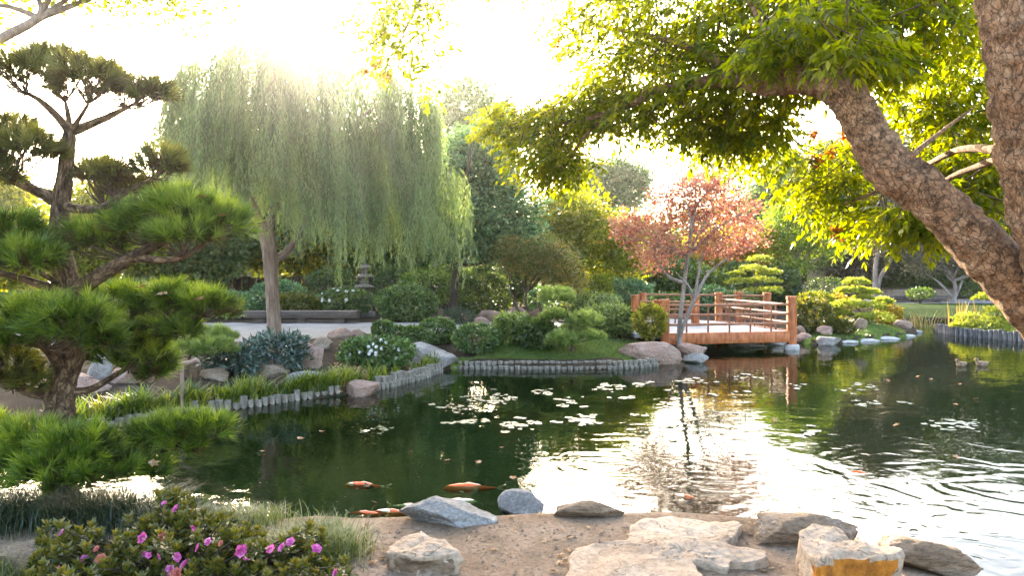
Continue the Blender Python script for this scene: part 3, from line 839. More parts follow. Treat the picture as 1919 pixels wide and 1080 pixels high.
def railing(a, b, zs, nb, w=.07):
    a, b = np.asarray(a), np.asarray(b)
    for z in zs:
        mb = MB(); beam(mb, p3(a, z), p3(b, z), w, .065, .018); mb.build('rail', M['rail'], br, org)
    for k in range(1, nb + 1):
        q = a + (b - a) * k / (nb + 1)
        mb = MB(); beam(mb, p3(q, DZ - .05), p3(q, zs[0] - .02), .045, .045, .008); mb.build('baluster', M['iron'], br, org)
railing(bA, bB, (1.265, 1.0, .735), 5)
railing(bB + [-.06, .15], pD, (1.25, 1.0, .75), 6)
railing(pL, pR3, (1.24, 1.0, .76), 2)
railing(np.array([4.62, 26.3]), pD, (1.40,), 2)
railing(pD, np.array([8.32, 27.4]), (1.34, 1.05), 2)
railing(np.array([8.32, 27.4]), np.array([9.05, 26.5]), (1.34, 1.05), 2)

# ---------------------------------------------------------------- benches, lantern, fence, building, prop
def bench(label, cx0, cx1, Y, ztop, th, dp, zg):
    x0, x1 = (cx0 - HX) / F * Y, (cx1 - HX) / F * Y
    t = thing('bench', label, 'bench', ((x0 + x1) / 2, Y, zg))
    o = np.array([(x0 + x1) / 2, Y, zg])
    mb = MB(); beam(mb, (x0, Y, ztop - th / 2), (x1, Y, ztop - th / 2), dp, th, .02); mb.build('seat', M['bench'], t, o)
    for q in (.15, .5, .85):
        mb = MB(); x = x0 + (x1 - x0) * q; beam(mb, (x, Y, zg - .05), (x, Y, ztop - th - .003), .3, dp * .7, .015); mb.build('leg', M['bench'], t, o)
    mb = MB(); beam(mb, (x0 + .3, Y, ztop - th - .08), (x1 - .6, Y, ztop - th - .08), dp * .5, .1, .01); mb.build('stretcher', M['bench'], t, o)
bench('long dark timber bench behind the willow trunk at the path', 461, 671, 24.6, .91, .25, .5, .5)
bench('long dark bench on the far path beyond the lawn', 1655, 1773, 43, .90, .32, .5, .5)
lt = thing('stone_lantern', 'small stone pagoda lantern in the dark hedge behind the willow', 'lantern', W(683, 552, 28.5))
lo = W(683, 552, 28.5); lo[2] = .5
lt.location = [float(q) for q in lo]
mb = MB(); lathe(mb, lo, [(.42, -.1), (.42, .18), (.3, .2), (.2, .24), (.17, .7), (.3, .78), (.3, .86), (.05, .861)], 12); mb.build('pedestal', M['lantern'], lt, lo)
for k, z in enumerate((.9, 1.28, 1.62)):
    mb = MB(); lathe(mb, lo + [0, 0, z], [(.17 - .02 * k, 0), (.17 - .02 * k, .2), (.02, .201)], 4); mb.build('chamber', M['lantern'], lt, lo)
    mb = MB(); lathe(mb, lo + [0, 0, z + .2], [(.1, 0), (.40 - .05 * k, .02), (.38 - .05 * k, .06), (.16, .15), (.02, .17)], 4); mb.build('roof', M['lantern'], lt, lo)
mb = MB(); lathe(mb, lo + [0, 0, 1.99], [(.05, 0), (.08, .08), (.03, .2), (.005, .3)], 8); mb.build('finial', M['lantern'], lt, lo)
fn = thing('board_fence', 'tall brown board fence in the shade behind the bench hedge', 'fence', (-9, 33, .5))
fo = np.array([-9, 33, .5])
mb = MB()
for k in range(64):
    x = -16 + k * .22
    beam(mb, (x, 33 + .01 * (k % 3), .45), (x, 33 + .01 * (k % 3), 2.0 + random.uniform(-.03, .03)), .205, .03, .004)
mb.build('board_panel', M['fence'], fn, fo)
for k in range(6):
    mb = MB(); x = -15.9 + k * 2.6; beam(mb, (x, 32.88, .4), (x, 32.88, 2.1), .12, .12, .01); mb.build('post', M['fence'], fn, fo)
bd = thing('garden_building', 'low tan plastered building half hidden behind the right bank trees', 'building', W(1540, 560, 56))
bo = W(1540, 560, 56); bo[2] = .5
bd.location = [float(q) for q in bo]
mb = MB(); beam(mb, bo + [-6, 0, 1.4], bo + [6.5, 0, 1.4], 4, 3.2, .02); mb.build('wall', M['plaster'], bd, bo)
mb = MB(); beam(mb, bo + [-6.4, 0, 3.12], bo + [6.9, 0, 3.12], 5, .24, .03); mb.build('roof', M['dark_wood'], bd, bo)
for x in (-2.6, .2, 3.2):
    mb = MB(); beam(mb, bo + [x - .7, -2.02, 1.5], bo + [x + .7, -2.02, 1.5], .06, 1.2, .01); mb.build('window', M['dark_wood'], bd, bo)
wl = thing('low_wall', 'low brown brick retaining wall behind the far bench', 'wall', W(1720, 545, 50))
wo = W(1720, 545, 50); wo[2] = .5
wl.location = [float(q) for q in wo]
mb = MB(); beam(mb, wo + [-3.2, 0, .2], wo + [2.4, 0, .2], .4, .9, .02); mb.build('wall_body', M['tan_rock'], wl, wo)
mb = MB(); beam(mb, wo + [-3.3, 0, .7], wo + [2.5, 0, .7], .5, .1, .02); mb.build('coping', M['fence'], wl, wo)
pp = on_ground(340, 762)
pt = thing('branch_prop', 'T-shaped timber prop holding up the small pine beside the log stakes', 'prop', pp)
Yp = pp[1]
mb = MB(); tube(mb, [pp - [0, 0, .2], W(341, 684, Yp)], [.03, .028], 8, 2); mb.build('post', M['prop'], pt, pp)
mb = MB(); tube(mb, [W(322, 684, Yp), W(346, 682, Yp + .02), W(372, 676, Yp)], [.035, .036, .033], 8, 3); mb.build('crossbar', M['prop'], pt, pp)

# small pebbles and grit on the sandy shore
mb = MB()
pl = np.array([G(*q, .3) for q in [(420, 1120), (480, 1000), (900, 985), (1400, 985), (1640, 1040), (1760, 1120)]])
P = rng.uniform(pl.min(0), pl.max(0), (2600, 2)); P = P[sdf(P, pl) < 0][:900]
z = hgt(P[:, 0], P[:, 1])
OCT = np.array([[1, 0, 0], [0, 1, 0], [-1, 0, 0], [0, -1, 0], [0, 0, .7], [0, 0, -.7]], float)
for (x, y), zz in zip(P, z):
    r_ = abs(rng.normal()) * .006 + .003
    mb.add(OCT * r_ * rng.uniform(.7, 1.4, (1, 3)) + [x, y, zz + r_ * .3], np.array([[0, 1, 4], [1, 2, 4], [2, 3, 4], [3, 0, 4]]))
tag(mb.build('gravel', M['tan_rock']), 'fine pebbles and grit scattered over the sandy shore', 'gravel', kind='stuff')
# ---------------------------------------------------------------- foliage builders
def ell(px, py, rx, ry, Y, dy=0.0, k=.8):
    s = Y / F
    return (W(px, py, Y + dy), np.array([rx * s, max(rx, ry) * s * k, ry * s]))
def crown(mb, ells, nclump, nleaf, L, Wd, cr_, inner=.5, droop=.25, up=.6, avar=.5, low=-.9):
    vol = np.array([e[1].prod() ** (2 / 3) for e in ells])
    pick = rng.choice(len(ells), nclump, p=vol / vol.sum())
    C0 = np.array([ells[i][0] for i in pick]); R0 = np.array([ells[i][1] for i in pick])
    d = nrm(rng.normal(size=(nclump, 3)))
    d[:, 2] = np.where(d[:, 2] < low, -d[:, 2], d[:, 2])
    r = inner + (1 - inner) * rng.uniform(0, 1, (nclump, 1)) ** .5
    L, Wd = L * 1.22, Wd * 1.22
    cc = C0 + d * R0 * r * rng.uniform(.85, 1.1, (nclump, 1))
    ca = rng.uniform(0, 1, nclump)
    cs = cr_ * rng.uniform(.6, 1.3, nclump)
    C = np.repeat(cc, nleaf, 0)
    off = rng.normal(size=(len(C), 3)) * np.array([1, 1, .6])
    C = C + off * np.repeat(cs, nleaf)[:, None]
    D = off * .8 + np.repeat(d, nleaf, 0) * .5 + rng.normal(size=C.shape) * .7 - np.array([0, 0, droop])
    N = rng.normal(size=C.shape) * .8 + np.array([0, 0, up])
    a = np.clip(.5 + 1.45 * (avar * np.repeat(ca, nleaf) + (1 - avar) * rng.uniform(0, 1, len(C)) - .5), 0, 1)
    leaves(mb, C, D, N, L * rng.uniform(.6, 1.2, len(C)), Wd * rng.uniform(.7, 1.2, len(C)), a)
    return cc
def tree(name, label, base, trunk, ells, leafm, barkm, nclump, nleaf, L, Wd, cr_, cat='tree', group=None, limbs=7, r0=.12, inner=.45, droop=.25, low=-.9, twigs=40, extra=None, inner_dark=None):
    """trunk: list of world points from the base up to the fork; limbs reach from the fork into the crown"""
    base = np.asarray(base, float)
    t = thing(name, label, cat, base, group)
    mb = MB()
    tr = [base - [0, 0, .25]] + [np.asarray(p, float) for p in trunk]
    n = len(tr)
    tube(mb, tr, [r0 * 1.35] + [r0 * (1 - .35 * i / max(n - 1, 1)) for i in range(1, n)], 10, 4, .12, seed=len(tr) + base[0])
    fork = tr[-1]
    crn = MB()
    cc = crown(crn, ells, nclump, nleaf, L, Wd, cr_, inner, droop, low=low)
    for k in range(limbs):
        e = ells[k % len(ells)]
        tgt = e[0] + rng.normal(size=3) * e[1] * .3
        mid = fork * .5 + tgt * .5 + rng.normal(size=3) * .12 * np.linalg.norm(tgt - fork)
        tube(mb, [fork - (fork - tr[-2]) * .15, mid, tgt], [r0 * .55, r0 * .34, r0 * .12], 7, 4, .1, seed=k)
        near = cc[np.argsort(((cc - tgt) ** 2).sum(1))[:max(2, twigs // max(limbs, 1))]]
        for q in near:
            s = mid * .3 + tgt * .7
            tube(mb, [s, (s + q) / 2 + rng.normal(size=3) * .05 * np.linalg.norm(q - s), q], [r0 * .16, r0 * .1, r0 * .04], 4, 2, cap=False)
    for e in extra or []:
        tube(mb, e[0], e[1], 8, 4, .1, seed=3)
    mb.build('trunk', barkm, t, base, smooth=True)
    crn.build('crown', leafm, t, base)
    return t
def gb(px, Y, z=None):
    x = (px - HX) / F * Y
    return np.array([x, Y, H1(x, Y) if z is None else z])
def shrub(name, label, cx, top, bot, w, Y, leafm, n, L, Wd, cat='shrub', group=None, lump=.14, shell=.62, k=.85, flowers=None, up=.5, flat=.75):
    """a rounded bush: foliage through the volume of a lumpy dome that stands on the ground"""
    if Y is None:
        g = on_ground(cx, bot)
        Y = g[1] + w / 2 / F * g[1] * k * .7
    L, Wd, n = L * 1.4, Wd * 1.4, int(n * .72)
    b = gb(cx, Y)
    s = Y / F
    rx, zt = w / 2 * s, CH - (top - HY) * s
    zb = max(b[2] - .02, CH - (bot - HY) * s) if bot else b[2]
    rz = (zt - zb) / 2
    c = np.array([b[0], Y, zb + rz])
    rad = np.array([rx, rx * k, rz])
    t = thing(name, label, cat, b, group)
    d = nrm(rng.normal(size=(n, 3)))
    d = np.sign(d) * np.abs(d) ** flat
    d = nrm(d)
    sd_ = float(cx * .37 + top)
    lm = np.array([mnoise.fractal(Vector((q[0] * 2.2 + sd_, q[1] * 2.2, q[2] * 2.2)), 1, 2, 3) for q in d])
    r = (shell + (1 - shell) * rng.uniform(0, 1, n) ** .45) * (1 + lump * lm) * (1 + rng.normal(size=n) * .03)
    C = c + d * rad * r[:, None]
    D = d * .8 + rng.normal(size=C.shape) * .8 + [0, 0, .15]
    N = d * .6 + rng.normal(size=C.shape) * .7 + np.array([0, 0, up])
    a = np.clip(.45 + .5 * lm + rng.uniform(-.5, .5, n), 0, 1)  # lumps lighter, hollows darker: foliage shade and highlights put into the tone
    mb = MB()
    leaves(mb, C, D, N, L * rng.uniform(.6, 1.2, n), Wd * rng.uniform(.7, 1.2, n), a)
    mb.build('foliage', leafm, t, b)
    st = MB()
    for q in range(5):
        e = c + nrm(rng.normal(size=3)) * rad * .55
        tube(st, [b + [rng.normal() * .04, rng.normal() * .04, -.1], (b + e) / 2 + rng.normal(size=3) * .04, e], [.03, .022, .01], 6, 3)
    st.build('stem', M['dark_bark'], t, b)
    if flowers:
        nf, fr, fm = flowers
        for q in range(nf):
            dd = nrm(rng.normal(size=3) + np.array([0, -.9, .7]))
            fl = MB(); flower(fl, c + dd * rad * 1.0, dd, fr)
            fl.build('flower', M[fm], t, b)
    return t
def flower(mb, c, d, r, petals=5):
    d = nrm(np.asarray(d, float))
    u = nrm(np.cross(d, [.3, .2, 1])); w = np.cross(d, u)
    for lay, (k, tl) in enumerate(((1, .3), (.75, 1.0))):
        an = np.arange(petals) / petals * 2 * np.pi + rng.uniform(0, 6)
        D = np.cos(an)[:, None] * u + np.sin(an)[:, None] * w + d * tl
        leaves(mb, np.repeat(c[None], petals, 0), D, np.repeat(d[None], petals, 0) + rng.normal(size=(petals, 3)) * .2, r * k, r * k * 1.15, rng.uniform(0, 1, petals), .25, .6)
def pad(mb, tw, c, r, nt, nn, L, w, src=None, lowcut=-.35, spread=.75):
    d = nrm(rng.normal(size=(nt * 3, 3)))
    d = d[d[:, 2] > lowcut][:nt]
    lm = np.array([mnoise.noise(Vector((q[0] * 2.5 + c[0] * 9, q[1] * 2.5, q[2] * 2.5 + c[2] * 5))) for q in d])
    rr = (.55 + .45 * rng.uniform(0, 1, len(d)) ** .6) * (1 + .3 * lm)
    T = c + d * np.asarray(r) * rr[:, None]
    ax = nrm(d * np.array([.9, .9, .5]) + [0, 0, .55] + rng.normal(size=d.shape) * .25)
    m = len(d)
    Cn = np.repeat(T, nn, 0) + rng.normal(size=(m * nn, 3)) * .005 + np.repeat(ax, nn, 0) * rng.uniform(-.03, .03, (m * nn, 1))
    D = np.repeat(ax, nn, 0) + rng.normal(size=(m * nn, 3)) * spread * .6
    a = np.clip(np.repeat(.5 + .32 * d[:, 2] + .25 * lm + rng.uniform(-.34, .34, m), nn) + rng.uniform(-.15, .15, m * nn), 0, 1)  # lit pad tops put into the needle tone; low end also dead needles
    needles(mb, Cn, D, L * rng.uniform(.65, 1.1, m * nn), w, a)
    if tw is not None and src is not None:
        for q in rng.choice(m, min(m, 20), replace=False):
            e = T[q]
            tube(tw, [src, (src + e) / 2 + rng.normal(size=3) * .03 + [0, 0, -.02], e], [.006, .005, .003], 4, 2, cap=False)

# ---------------------------------------------------------------- the near pine
YP = 5.7
pb = gb(116, YP)
pine = thing('pine_tree', 'trained pine tree in the left foreground with tiered needle pads and a bent trunk', 'tree', pb)
mb = MB()
tp = [(116, 985), (115, 930), (110, 800), (114, 725), (133, 655), (138, 600), (128, 545), (115, 470), (113, 390), (124, 310), (131, 245)]
tube(mb, [W(x, y, YP) for x, y in tp], [r / F * YP for r in (46, 31, 26, 25, 25, 22, 21, 18, 16, 13, 10)], 32, 12, .16, seed=2, rough=.007)
mb.build('trunk', M['pine_bark'], pine, pb, smooth=True)
def branch(pts, rads, dys):
    b = MB()
    tube(b, [W(x, y, YP + d) for (x, y), d in zip(pts, dys)], [r / F * YP for r in rads], 9, 4, .15, seed=pts[0][0])
    b.build('branch', M['pine_bark'], pine, pb, smooth=True)
branch([(131, 250), (105, 215), (70, 185), (40, 170)], [8, 7, 5, 3], [0, -.05, -.1, -.15])
branch([(131, 248), (165, 235), (210, 215), (250, 195)], [9, 8, 6, 3], [0, .05, .1, .1])
branch([(131, 250), (128, 215), (122, 190)], [6, 5, 3], [0, .1, .2])
branch([(133, 245), (150, 220), (165, 195)], [6, 4, 3], [0, -.1, -.2])
branch([(112, 385), (80, 365), (40, 345), (-10, 325)], [11, 9, 8, 6], [0, -.05, -.1, -.2])
branch([(108, 365), (60, 350), (10, 305)], [7, 6, 4], [0, .1, .15])
branch([(118, 385), (150, 392), (195, 388), (240, 358), (285, 335)], [9, 8, 7, 5, 3], [0, -.05, -.1, -.1, -.1])
branch([(130, 555), (190, 515), (245, 483), (300, 455), (360, 425)], [16, 13, 11, 8, 4], [0, -.1, -.2, -.25, -.25])
branch([(250, 482), (310, 488), (350, 478), (385, 455)], [8, 6, 5, 3], [-.2, -.3, -.35, -.35])
branch([(128, 548), (80, 535), (40, 522), (-20, 505)], [9, 8, 6, 5], [0, -.1, -.15, -.2])
branch([(125, 540), (90, 520), (45, 495)], [6, 5, 3], [0, -.2, -.3])
branch([(138, 625), (190, 625), (250, 612), (310, 605), (390, 590)], [11, 9, 8, 6, 4], [0, .05, .1, .1, .1])
branch([(120, 700), (90, 655), (60, 640)], [12, 9, 6], [0, -.25, -.4])
branch([(120, 740), (60, 735), (20, 715), (-30, 700)], [14, 11, 9, 8], [0, -.05, -.1, -.1])
branch([(128, 735), (170, 730), (205, 710), (240, 690)], [8, 7, 6, 4], [0, .1, .2, .3])
branch([(112, 880), (180, 868), (260, 850), (330, 835), (390, 822)], [11, 9, 7, 6, 4], [0, -.1, -.15, -.15, -.15])
branch([(112, 880), (60, 870), (0, 860)], [10, 8, 5], [0, -.15, -.3])
PADS = [  # centre px, radii px, depth offset, source px, tone
    (45, 140, 62, 36, -.15, (50, 178), 0), (115, 125, 70, 32, .15, (122, 190), 0), (165, 152, 70, 38, -.2, (165, 195), 0), (235, 172, 64, 30, .1, (235, 200), 0), (285, 178, 34, 22, .05, (250, 195), 0),
    (10, 250, 60, 36, .1, (10, 305), 0), (55, 285, 55, 36, -.15, (30, 330), 0), (-30, 330, 60, 40, -.2, (-10, 325), 0),
    (200, 330, 44, 24, -.05, (215, 370), 0), (297, 312, 42, 30, -.1, (285, 335), 0), (240, 355, 40, 22, .1, (240, 358), 0), (170, 325, 34, 18, .15, (195, 388), 0),
    (178, 455, 58, 38, -.1, (245, 483), 1), (265, 425, 66, 34, -.2, (280, 462), 1), (335, 400, 72, 38, -.3, (330, 440), 1), (405, 425, 58, 42, -.25, (370, 440), 1), (345, 445, 60, 24, -.45, (345, 478), 1),
    (20, 440, 66, 42, -.3, (45, 495), 1), (45, 490, 66, 36, -.45, (45, 495), 1), (-30, 470, 60, 50, -.1, (-20, 505), 1),
    (60, 605, 80, 40, -.35, (70, 645), 1), (135, 610, 78, 46, -.5, (90, 655), 1), (30, 640, 60, 30, -.45, (60, 640), 1), (190, 640, 46, 28, -.4, (140, 640), 1),
    (230, 580, 62, 40, .1, (250, 612), 1), (310, 570, 56, 34, .1, (310, 605), 1), (385, 580, 55, 30, .1, (380, 592), 1), (290, 620, 60, 18, .15, (290, 606), 1), (345, 625, 30, 20, .05, (345, 600), 1),
    (215, 665, 46, 34, .35, (235, 690), 1), (275, 668, 52, 34, .3, (240, 690), 1), (240, 640, 50, 24, .4, (240, 690), 1), (290, 700, 30, 24, .3, (245, 695), 1),
    (15, 690, 52, 44, -.2, (-10, 705), 0), (50, 720, 30, 22, -.2, (20, 715), 0),
    (60, 835, 80, 38, -.35, (60, 870), 2), (140, 850, 76, 44, -.55, (120, 880), 2), (20, 885, 76, 44, -.5, (40, 868), 2), (110, 895, 80, 36, -.7, (100, 880), 2), (205, 880, 58, 36, -.45, (180, 868), 2), (265, 885, 42, 24, -.3, (230, 858), 2), (-30, 820, 70, 40, 0, (0, 860), 2),
    (330, 808, 58, 26, -.2, (330, 835), 2), (390, 810, 46, 24, -.2, (385, 822), 2), (285, 822, 44, 26, -.2, (290, 845), 2), (340, 838, 40, 16, -.25, (340, 832), 2)]
for cx, cy, rx, ry, dy, sx, tone in PADS:
    Y = YP + dy
    s = Y / F
    nm = MB(); tw = MB()
    area = rx * ry
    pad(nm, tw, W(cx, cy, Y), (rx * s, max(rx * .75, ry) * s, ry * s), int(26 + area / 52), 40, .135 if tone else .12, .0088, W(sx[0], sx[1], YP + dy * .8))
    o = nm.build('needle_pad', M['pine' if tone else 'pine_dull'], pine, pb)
    tw.build('twig', M['twig'], o, pb)

# ---------------------------------------------------------------- willow
YW = 18.9
wb = gb(513, YW)
will = thing('willow_tree', 'weeping willow with long hanging grey green strands beside the path', 'tree', wb)
mb = MB()
tube(mb, [W(515, 650, YW), W(514, 620, YW), W(510, 550, YW), W(508, 500, YW), W(503, 455, YW), W(495, 415, YW)], [.25, .185, .165, .18, .20, .17], 14, 5, .14, seed=8)
for pts, rads in ([[(506, 490), (530, 478), (555, 450), (580, 400), (620, 300)], [.12, .11, .09, .07, .04]], [[(500, 440), (480, 400), (460, 320), (430, 200)], [.13, .11, .08, .04]],
                  [[(500, 440), (515, 390), (520, 300), (515, 150), (500, 80)], [.12, .10, .08, .05, .03]], [[(580, 400), (640, 260), (720, 190), (780, 170)], [.06, .05, .035, .02]], [[(520, 300), (590, 200), (650, 140)], [.07, .05, .025]], [[(460, 320), (390, 220), (350, 160)], [.06, .05, .02]]):
    tube(mb, [W(x, y, YW + .2 * k * (1 if pts[-1][0] > 520 else -.6)) for k, (x, y) in enumerate(pts)], rads, 9, 4, .1, seed=pts[0][0])
mb.build('trunk', M['willow_bark'], will, wb, smooth=True)
def willow_strands(mb, tw, n, x0, x1, top_f, bot_f, dmax, lseg=.052, per=7):
    cs = []
    for k in range(n):
        px = x0 + (x1 - x0) * ((k * .61803) % 1.0)
        v = rng.uniform(-1, 1)
        yy = YW + v * dmax * math.sqrt(max(.05, 1 - ((px - (x0 + x1) / 2) / ((x1 - x0) / 2 * 1.08)) ** 2))
        top, bot = top_f(px), bot_f(px)
        st0 = top + (bot - top) * max(0, rng.uniform(-.15, .72)) + 26 * v * v
        ln0 = rng.uniform(.22, .62) * (bot - top)
        tone = rng.uniform(0, .75)
        bb = rng.normal() * 32
        for q in range(per):
            st = st0 + rng.normal() * 14
            en = min(st + ln0 * rng.uniform(.6, 1.15), bot + bb + rng.normal() * 14)
            if en - st < 25: continue
            qx = px + rng.normal() * 5
            p0, p1 = W(qx, st, yy), W(qx + rng.normal() * 4, en, yy)
            p0[1] += rng.normal() * .06; p1[1] += rng.normal() * .06
            L = p0[2] - p1[2]
            m = int(L / lseg)
            t = np.linspace(0, 1, m)
            sway = rng.normal(size=2) * .04
            arch = .25 * np.exp(-t * 6)
            dirx = 1 if px > 520 else -1
            P = p0 + (p1 - p0) * t[:, None]
            P[:, 0] += sway[0] * np.sin(t * 4) + .03 * np.sin(t * 9 + k) - dirx * arch * .8
            P[:, 1] += sway[1] * np.sin(t * 3 + 1)
            P[:, 2] += -arch * .2 + .05
            ang = rng.uniform(0, 6.28, m)
            D = np.column_stack([np.cos(ang) * .42, np.sin(ang) * .42, -np.ones(m)]) + rng.normal(size=(m, 3)) * .15
            cs.append((P, D, np.clip(tone + rng.normal() * .08 + rng.uniform(0, .25, m), 0, 1)))
            if q % 4 == 0:
                tube(tw, P[::max(1, m // 6)], np.linspace(.007, .003, len(P[::max(1, m // 6)])), 3, 1, cap=False)
    P = np.concatenate([c[0] for c in cs]); D = np.concatenate([c[1] for c in cs]); A = np.concatenate([c[2] for c in cs])
    leaves(mb, P, D, rng.normal(size=P.shape), .15 * rng.uniform(.6, 1.2, len(P)), .026, A, .1)
def wtop(px): return float(np.interp(px, [300, 330, 400, 490, 560, 640, 720, 790, 825, 880], [190, 120, 88, 55, 75, 95, 120, 150, 175, 250]))
def wbot(px): return float(np.interp(px, [300, 330, 400, 480, 560, 640, 720, 800, 825, 880], [322, 345, 360, 388, 432, 468, 470, 478, 470, 500]))
lf, tw = MB(), MB()
willow_strands(lf, tw, 760, 302, 824, wtop, wbot, 3.0)
willow_strands(lf, tw, 18, 815, 888, lambda x: 300, lambda x: 500, .6)
willow_strands(lf, tw, 12, 190, 300, lambda x: 170, lambda x: 300, .5)
lf.build('crown', M['willow'], will, wb)
tw.build('strand', M['willow_bark'], will, wb)

# ---------------------------------------------------------------- big overhanging tree at the right
tb = np.array([5.75, 6.3, H1(5.75, 6.3)])
big = thing('overhanging_tree', 'large tree leaning in from the right with cracked bark and pinnate leaves over the pond', 'tree', tb)
mb = MB()
tube(mb, [tb - [0, 0, .2], W(2150, 800, 6.25), W(2000, 640, 6.2), W(1895, 522, 6.2), W(1825, 448, 6.25), W(1735, 362, 6.35), W(1672, 318, 6.45), W(1618, 232, 6.6), W(1578, 172, 6.75), W(1515, 148, 7.0), W(1440, 158, 7.4), W(1360, 150, 7.9), W(1250, 165, 8.5), W(1120, 190, 9.2)],
     [.34, .27, .23, .215, .20, .19, .195, .165, .16, .14, .11, .08, .05, .02], 44, 18, .17, seed=4, rough=.011)
mb.build('trunk', M['big_bark'], big, tb, smooth=True)
mb = MB()
tube(mb, [W(2150, 800, 6.25), W(2020, 600, 5.9), W(1955, 420, 5.7), W(1915, 250, 5.6), W(1900, 120, 5.5), W(1880, 0, 5.5), W(1850, -180, 5.6), W(1800, -350, 5.8)], [.30, .24, .20, .185, .175, .17, .16, .12], 44, 20, .2, rough=.013, seed=9)
mb.build('limb', M['big_bark'], big, tb, smooth=True)
def limb(pts, rads):
    b = MB(); tube(b, [W(*p) for p in pts], rads, 8, 5, .12, seed=pts[0][0] * .1)
    b.build('limb', M['big_bark'], big, tb, smooth=True)
limb([(1560, 165, 6.9), (1590, 80, 7.1), (1640, -30, 7.5), (1700, -150, 8)], [.035, .03, .025, .015])
limb([(1500, 155, 7.1), (1440, 70, 7.4), (1380, -40, 7.8), (1300, -140, 8.4)], [.035, .03, .02, .015])
limb([(1690, 330, 6.42), (1712, 290, 6.8), (1760, 250, 7.6), (1840, 190, 8.6)], [.04, .03, .02, .01])
limb([(1900, 285, 5.7), (1800, 280, 6.6), (1720, 320, 7.6), (1640, 360, 8.6), (1560, 390, 9.4)], [.04, .032, .025, .02, .012])
limb([(1400, 155, 7.7), (1300, 90, 8.4), (1180, 60, 9.2), (1080, 40, 10)], [.07, .05, .03, .015])
limb([(1250, 165, 8.5), (1130, 215, 9.0), (1020, 235, 9.6), (930, 240, 10)], [.05, .035, .022, .01])
limb([(1180, 178, 8.8), (1100, 250, 9.2), (1060, 310, 9.5)], [.03, .02, .01])
limb([(1880, 0, 5.5), (1700, -120, 7), (1450, -220, 8.5), (1150, -260, 10)], [.12, .1, .07, .03])
limb([(1450, -220, 8.5), (1150, -260, 9.3), (920, -160, 9.4), (800, -20, 9.2), (745, 90, 9.0)], [.08, .06, .045, .03, .01])
limb([(1918, 280, 5.6), (1850, 305, 6.4), (1770, 340, 7.2), (1720, 400, 7.6)], [.05, .035, .022, .01])
CAN = [  # px, py, rx, ry, Y, depth radius (m), sprays, outward x
    (1130, 40, 95, 80, 9.6, .9, 190, -1), (1260, 30, 110, 90, 9.0, 1.0, 260, -.4), (1400, 40, 110, 90, 8.4, 1.0, 300, 0), (1540, 50, 110, 95, 8.0, 1.0, 330, 0), (1680, 40, 120, 85, 7.8, 1.1, 300, 0), (1800, 60, 80, 90, 8.2, 1, 160, 0),
    (1210, 140, 110, 70, 9.0, .8, 260, -.7), (1340, 150, 100, 65, 8.4, .8, 260, -.2), (1470, 120, 90, 50, 7.6, .5, 170, 0), (1610, 110, 80, 55, 7.4, .6, 150, .2),
    (1070, 215, 95, 45, 9.6, .6, 250, -1), (965, 225, 58, 40, 10, .4, 150, -1), (1035, 285, 75, 45, 9.6, .5, 230, -.8), (1075, 320, 45, 26, 9.6, .3, 60, -.6), (1350, 255, 60, 26, 8.9, .4, 60, -.2), (1120, 180, 70, 50, 9.4, .6, 120, -1),
    (1190, 215, 60, 35, 9, .5, 110, -.5), (1300, 228, 70, 36, 8.8, .5, 150, -.2), (1410, 228, 70, 40, 8.6, .6, 170, 0),
    (1430, 290, 70, 30, 9.6, .5, 60, 0), (1540, 330, 75, 55, 9.6, .7, 150, -.3), (1600, 400, 70, 40, 9.6, .6, 110, -.3), (1690, 410, 70, 36, 8, .5, 90, 0), (1770, 420, 70, 28, 7.6, .5, 60, 0), (1590, 300, 60, 50, 10, .6, 90, 0),
    (1700, 180, 70, 60, 9.6, .8, 120, .2), (1780, 230, 90, 70, 9.2, .9, 210, .3), (1840, 340, 60, 70, 8.4, .8, 150, .3), (1790, 310, 70, 50, 8.6, .7, 130, .2), (1830, 130, 70, 60, 9.2, .8, 110, .3), (1760, 370, 60, 40, 8.2, .6, 90, 0), (1540, 36, 130, 48, 6.7, .35, 100, 0), (1600, 84, 60, 34, 6.3, .25, 30, 0), (1440, 92, 60, 24, 7.0, .3, 26, -.2),
    (1200, -90, 160, 60, 9.5, 1.4, 160, -.5), (1500, -110, 200, 80, 8.5, 1.6, 240, 0), (1780, -110, 170, 80, 8, 1.6, 180, 0), (1000, -60, 60, 40, 10.5, .7, 40, -1), (2000, 200, 90, 140, 8, 1.2, 140, .6), (2020, 400, 80, 80, 7.4, 1, 80, .6),
  (770, 20, 90, 50, 9.2, .6, 90, -.6), (690, 40, 50, 60, 9.2, .5, 40, -.5), (735, 95, 50, 40, 9.0, .4, 36, -.4), (805, 90, 32, 50, 9.0, .3, 26, .2), (790, 145, 20, 26, 9, .2, 9, .3), (830, -60, 120, 50, 9.4, .8, 90, -.4)]
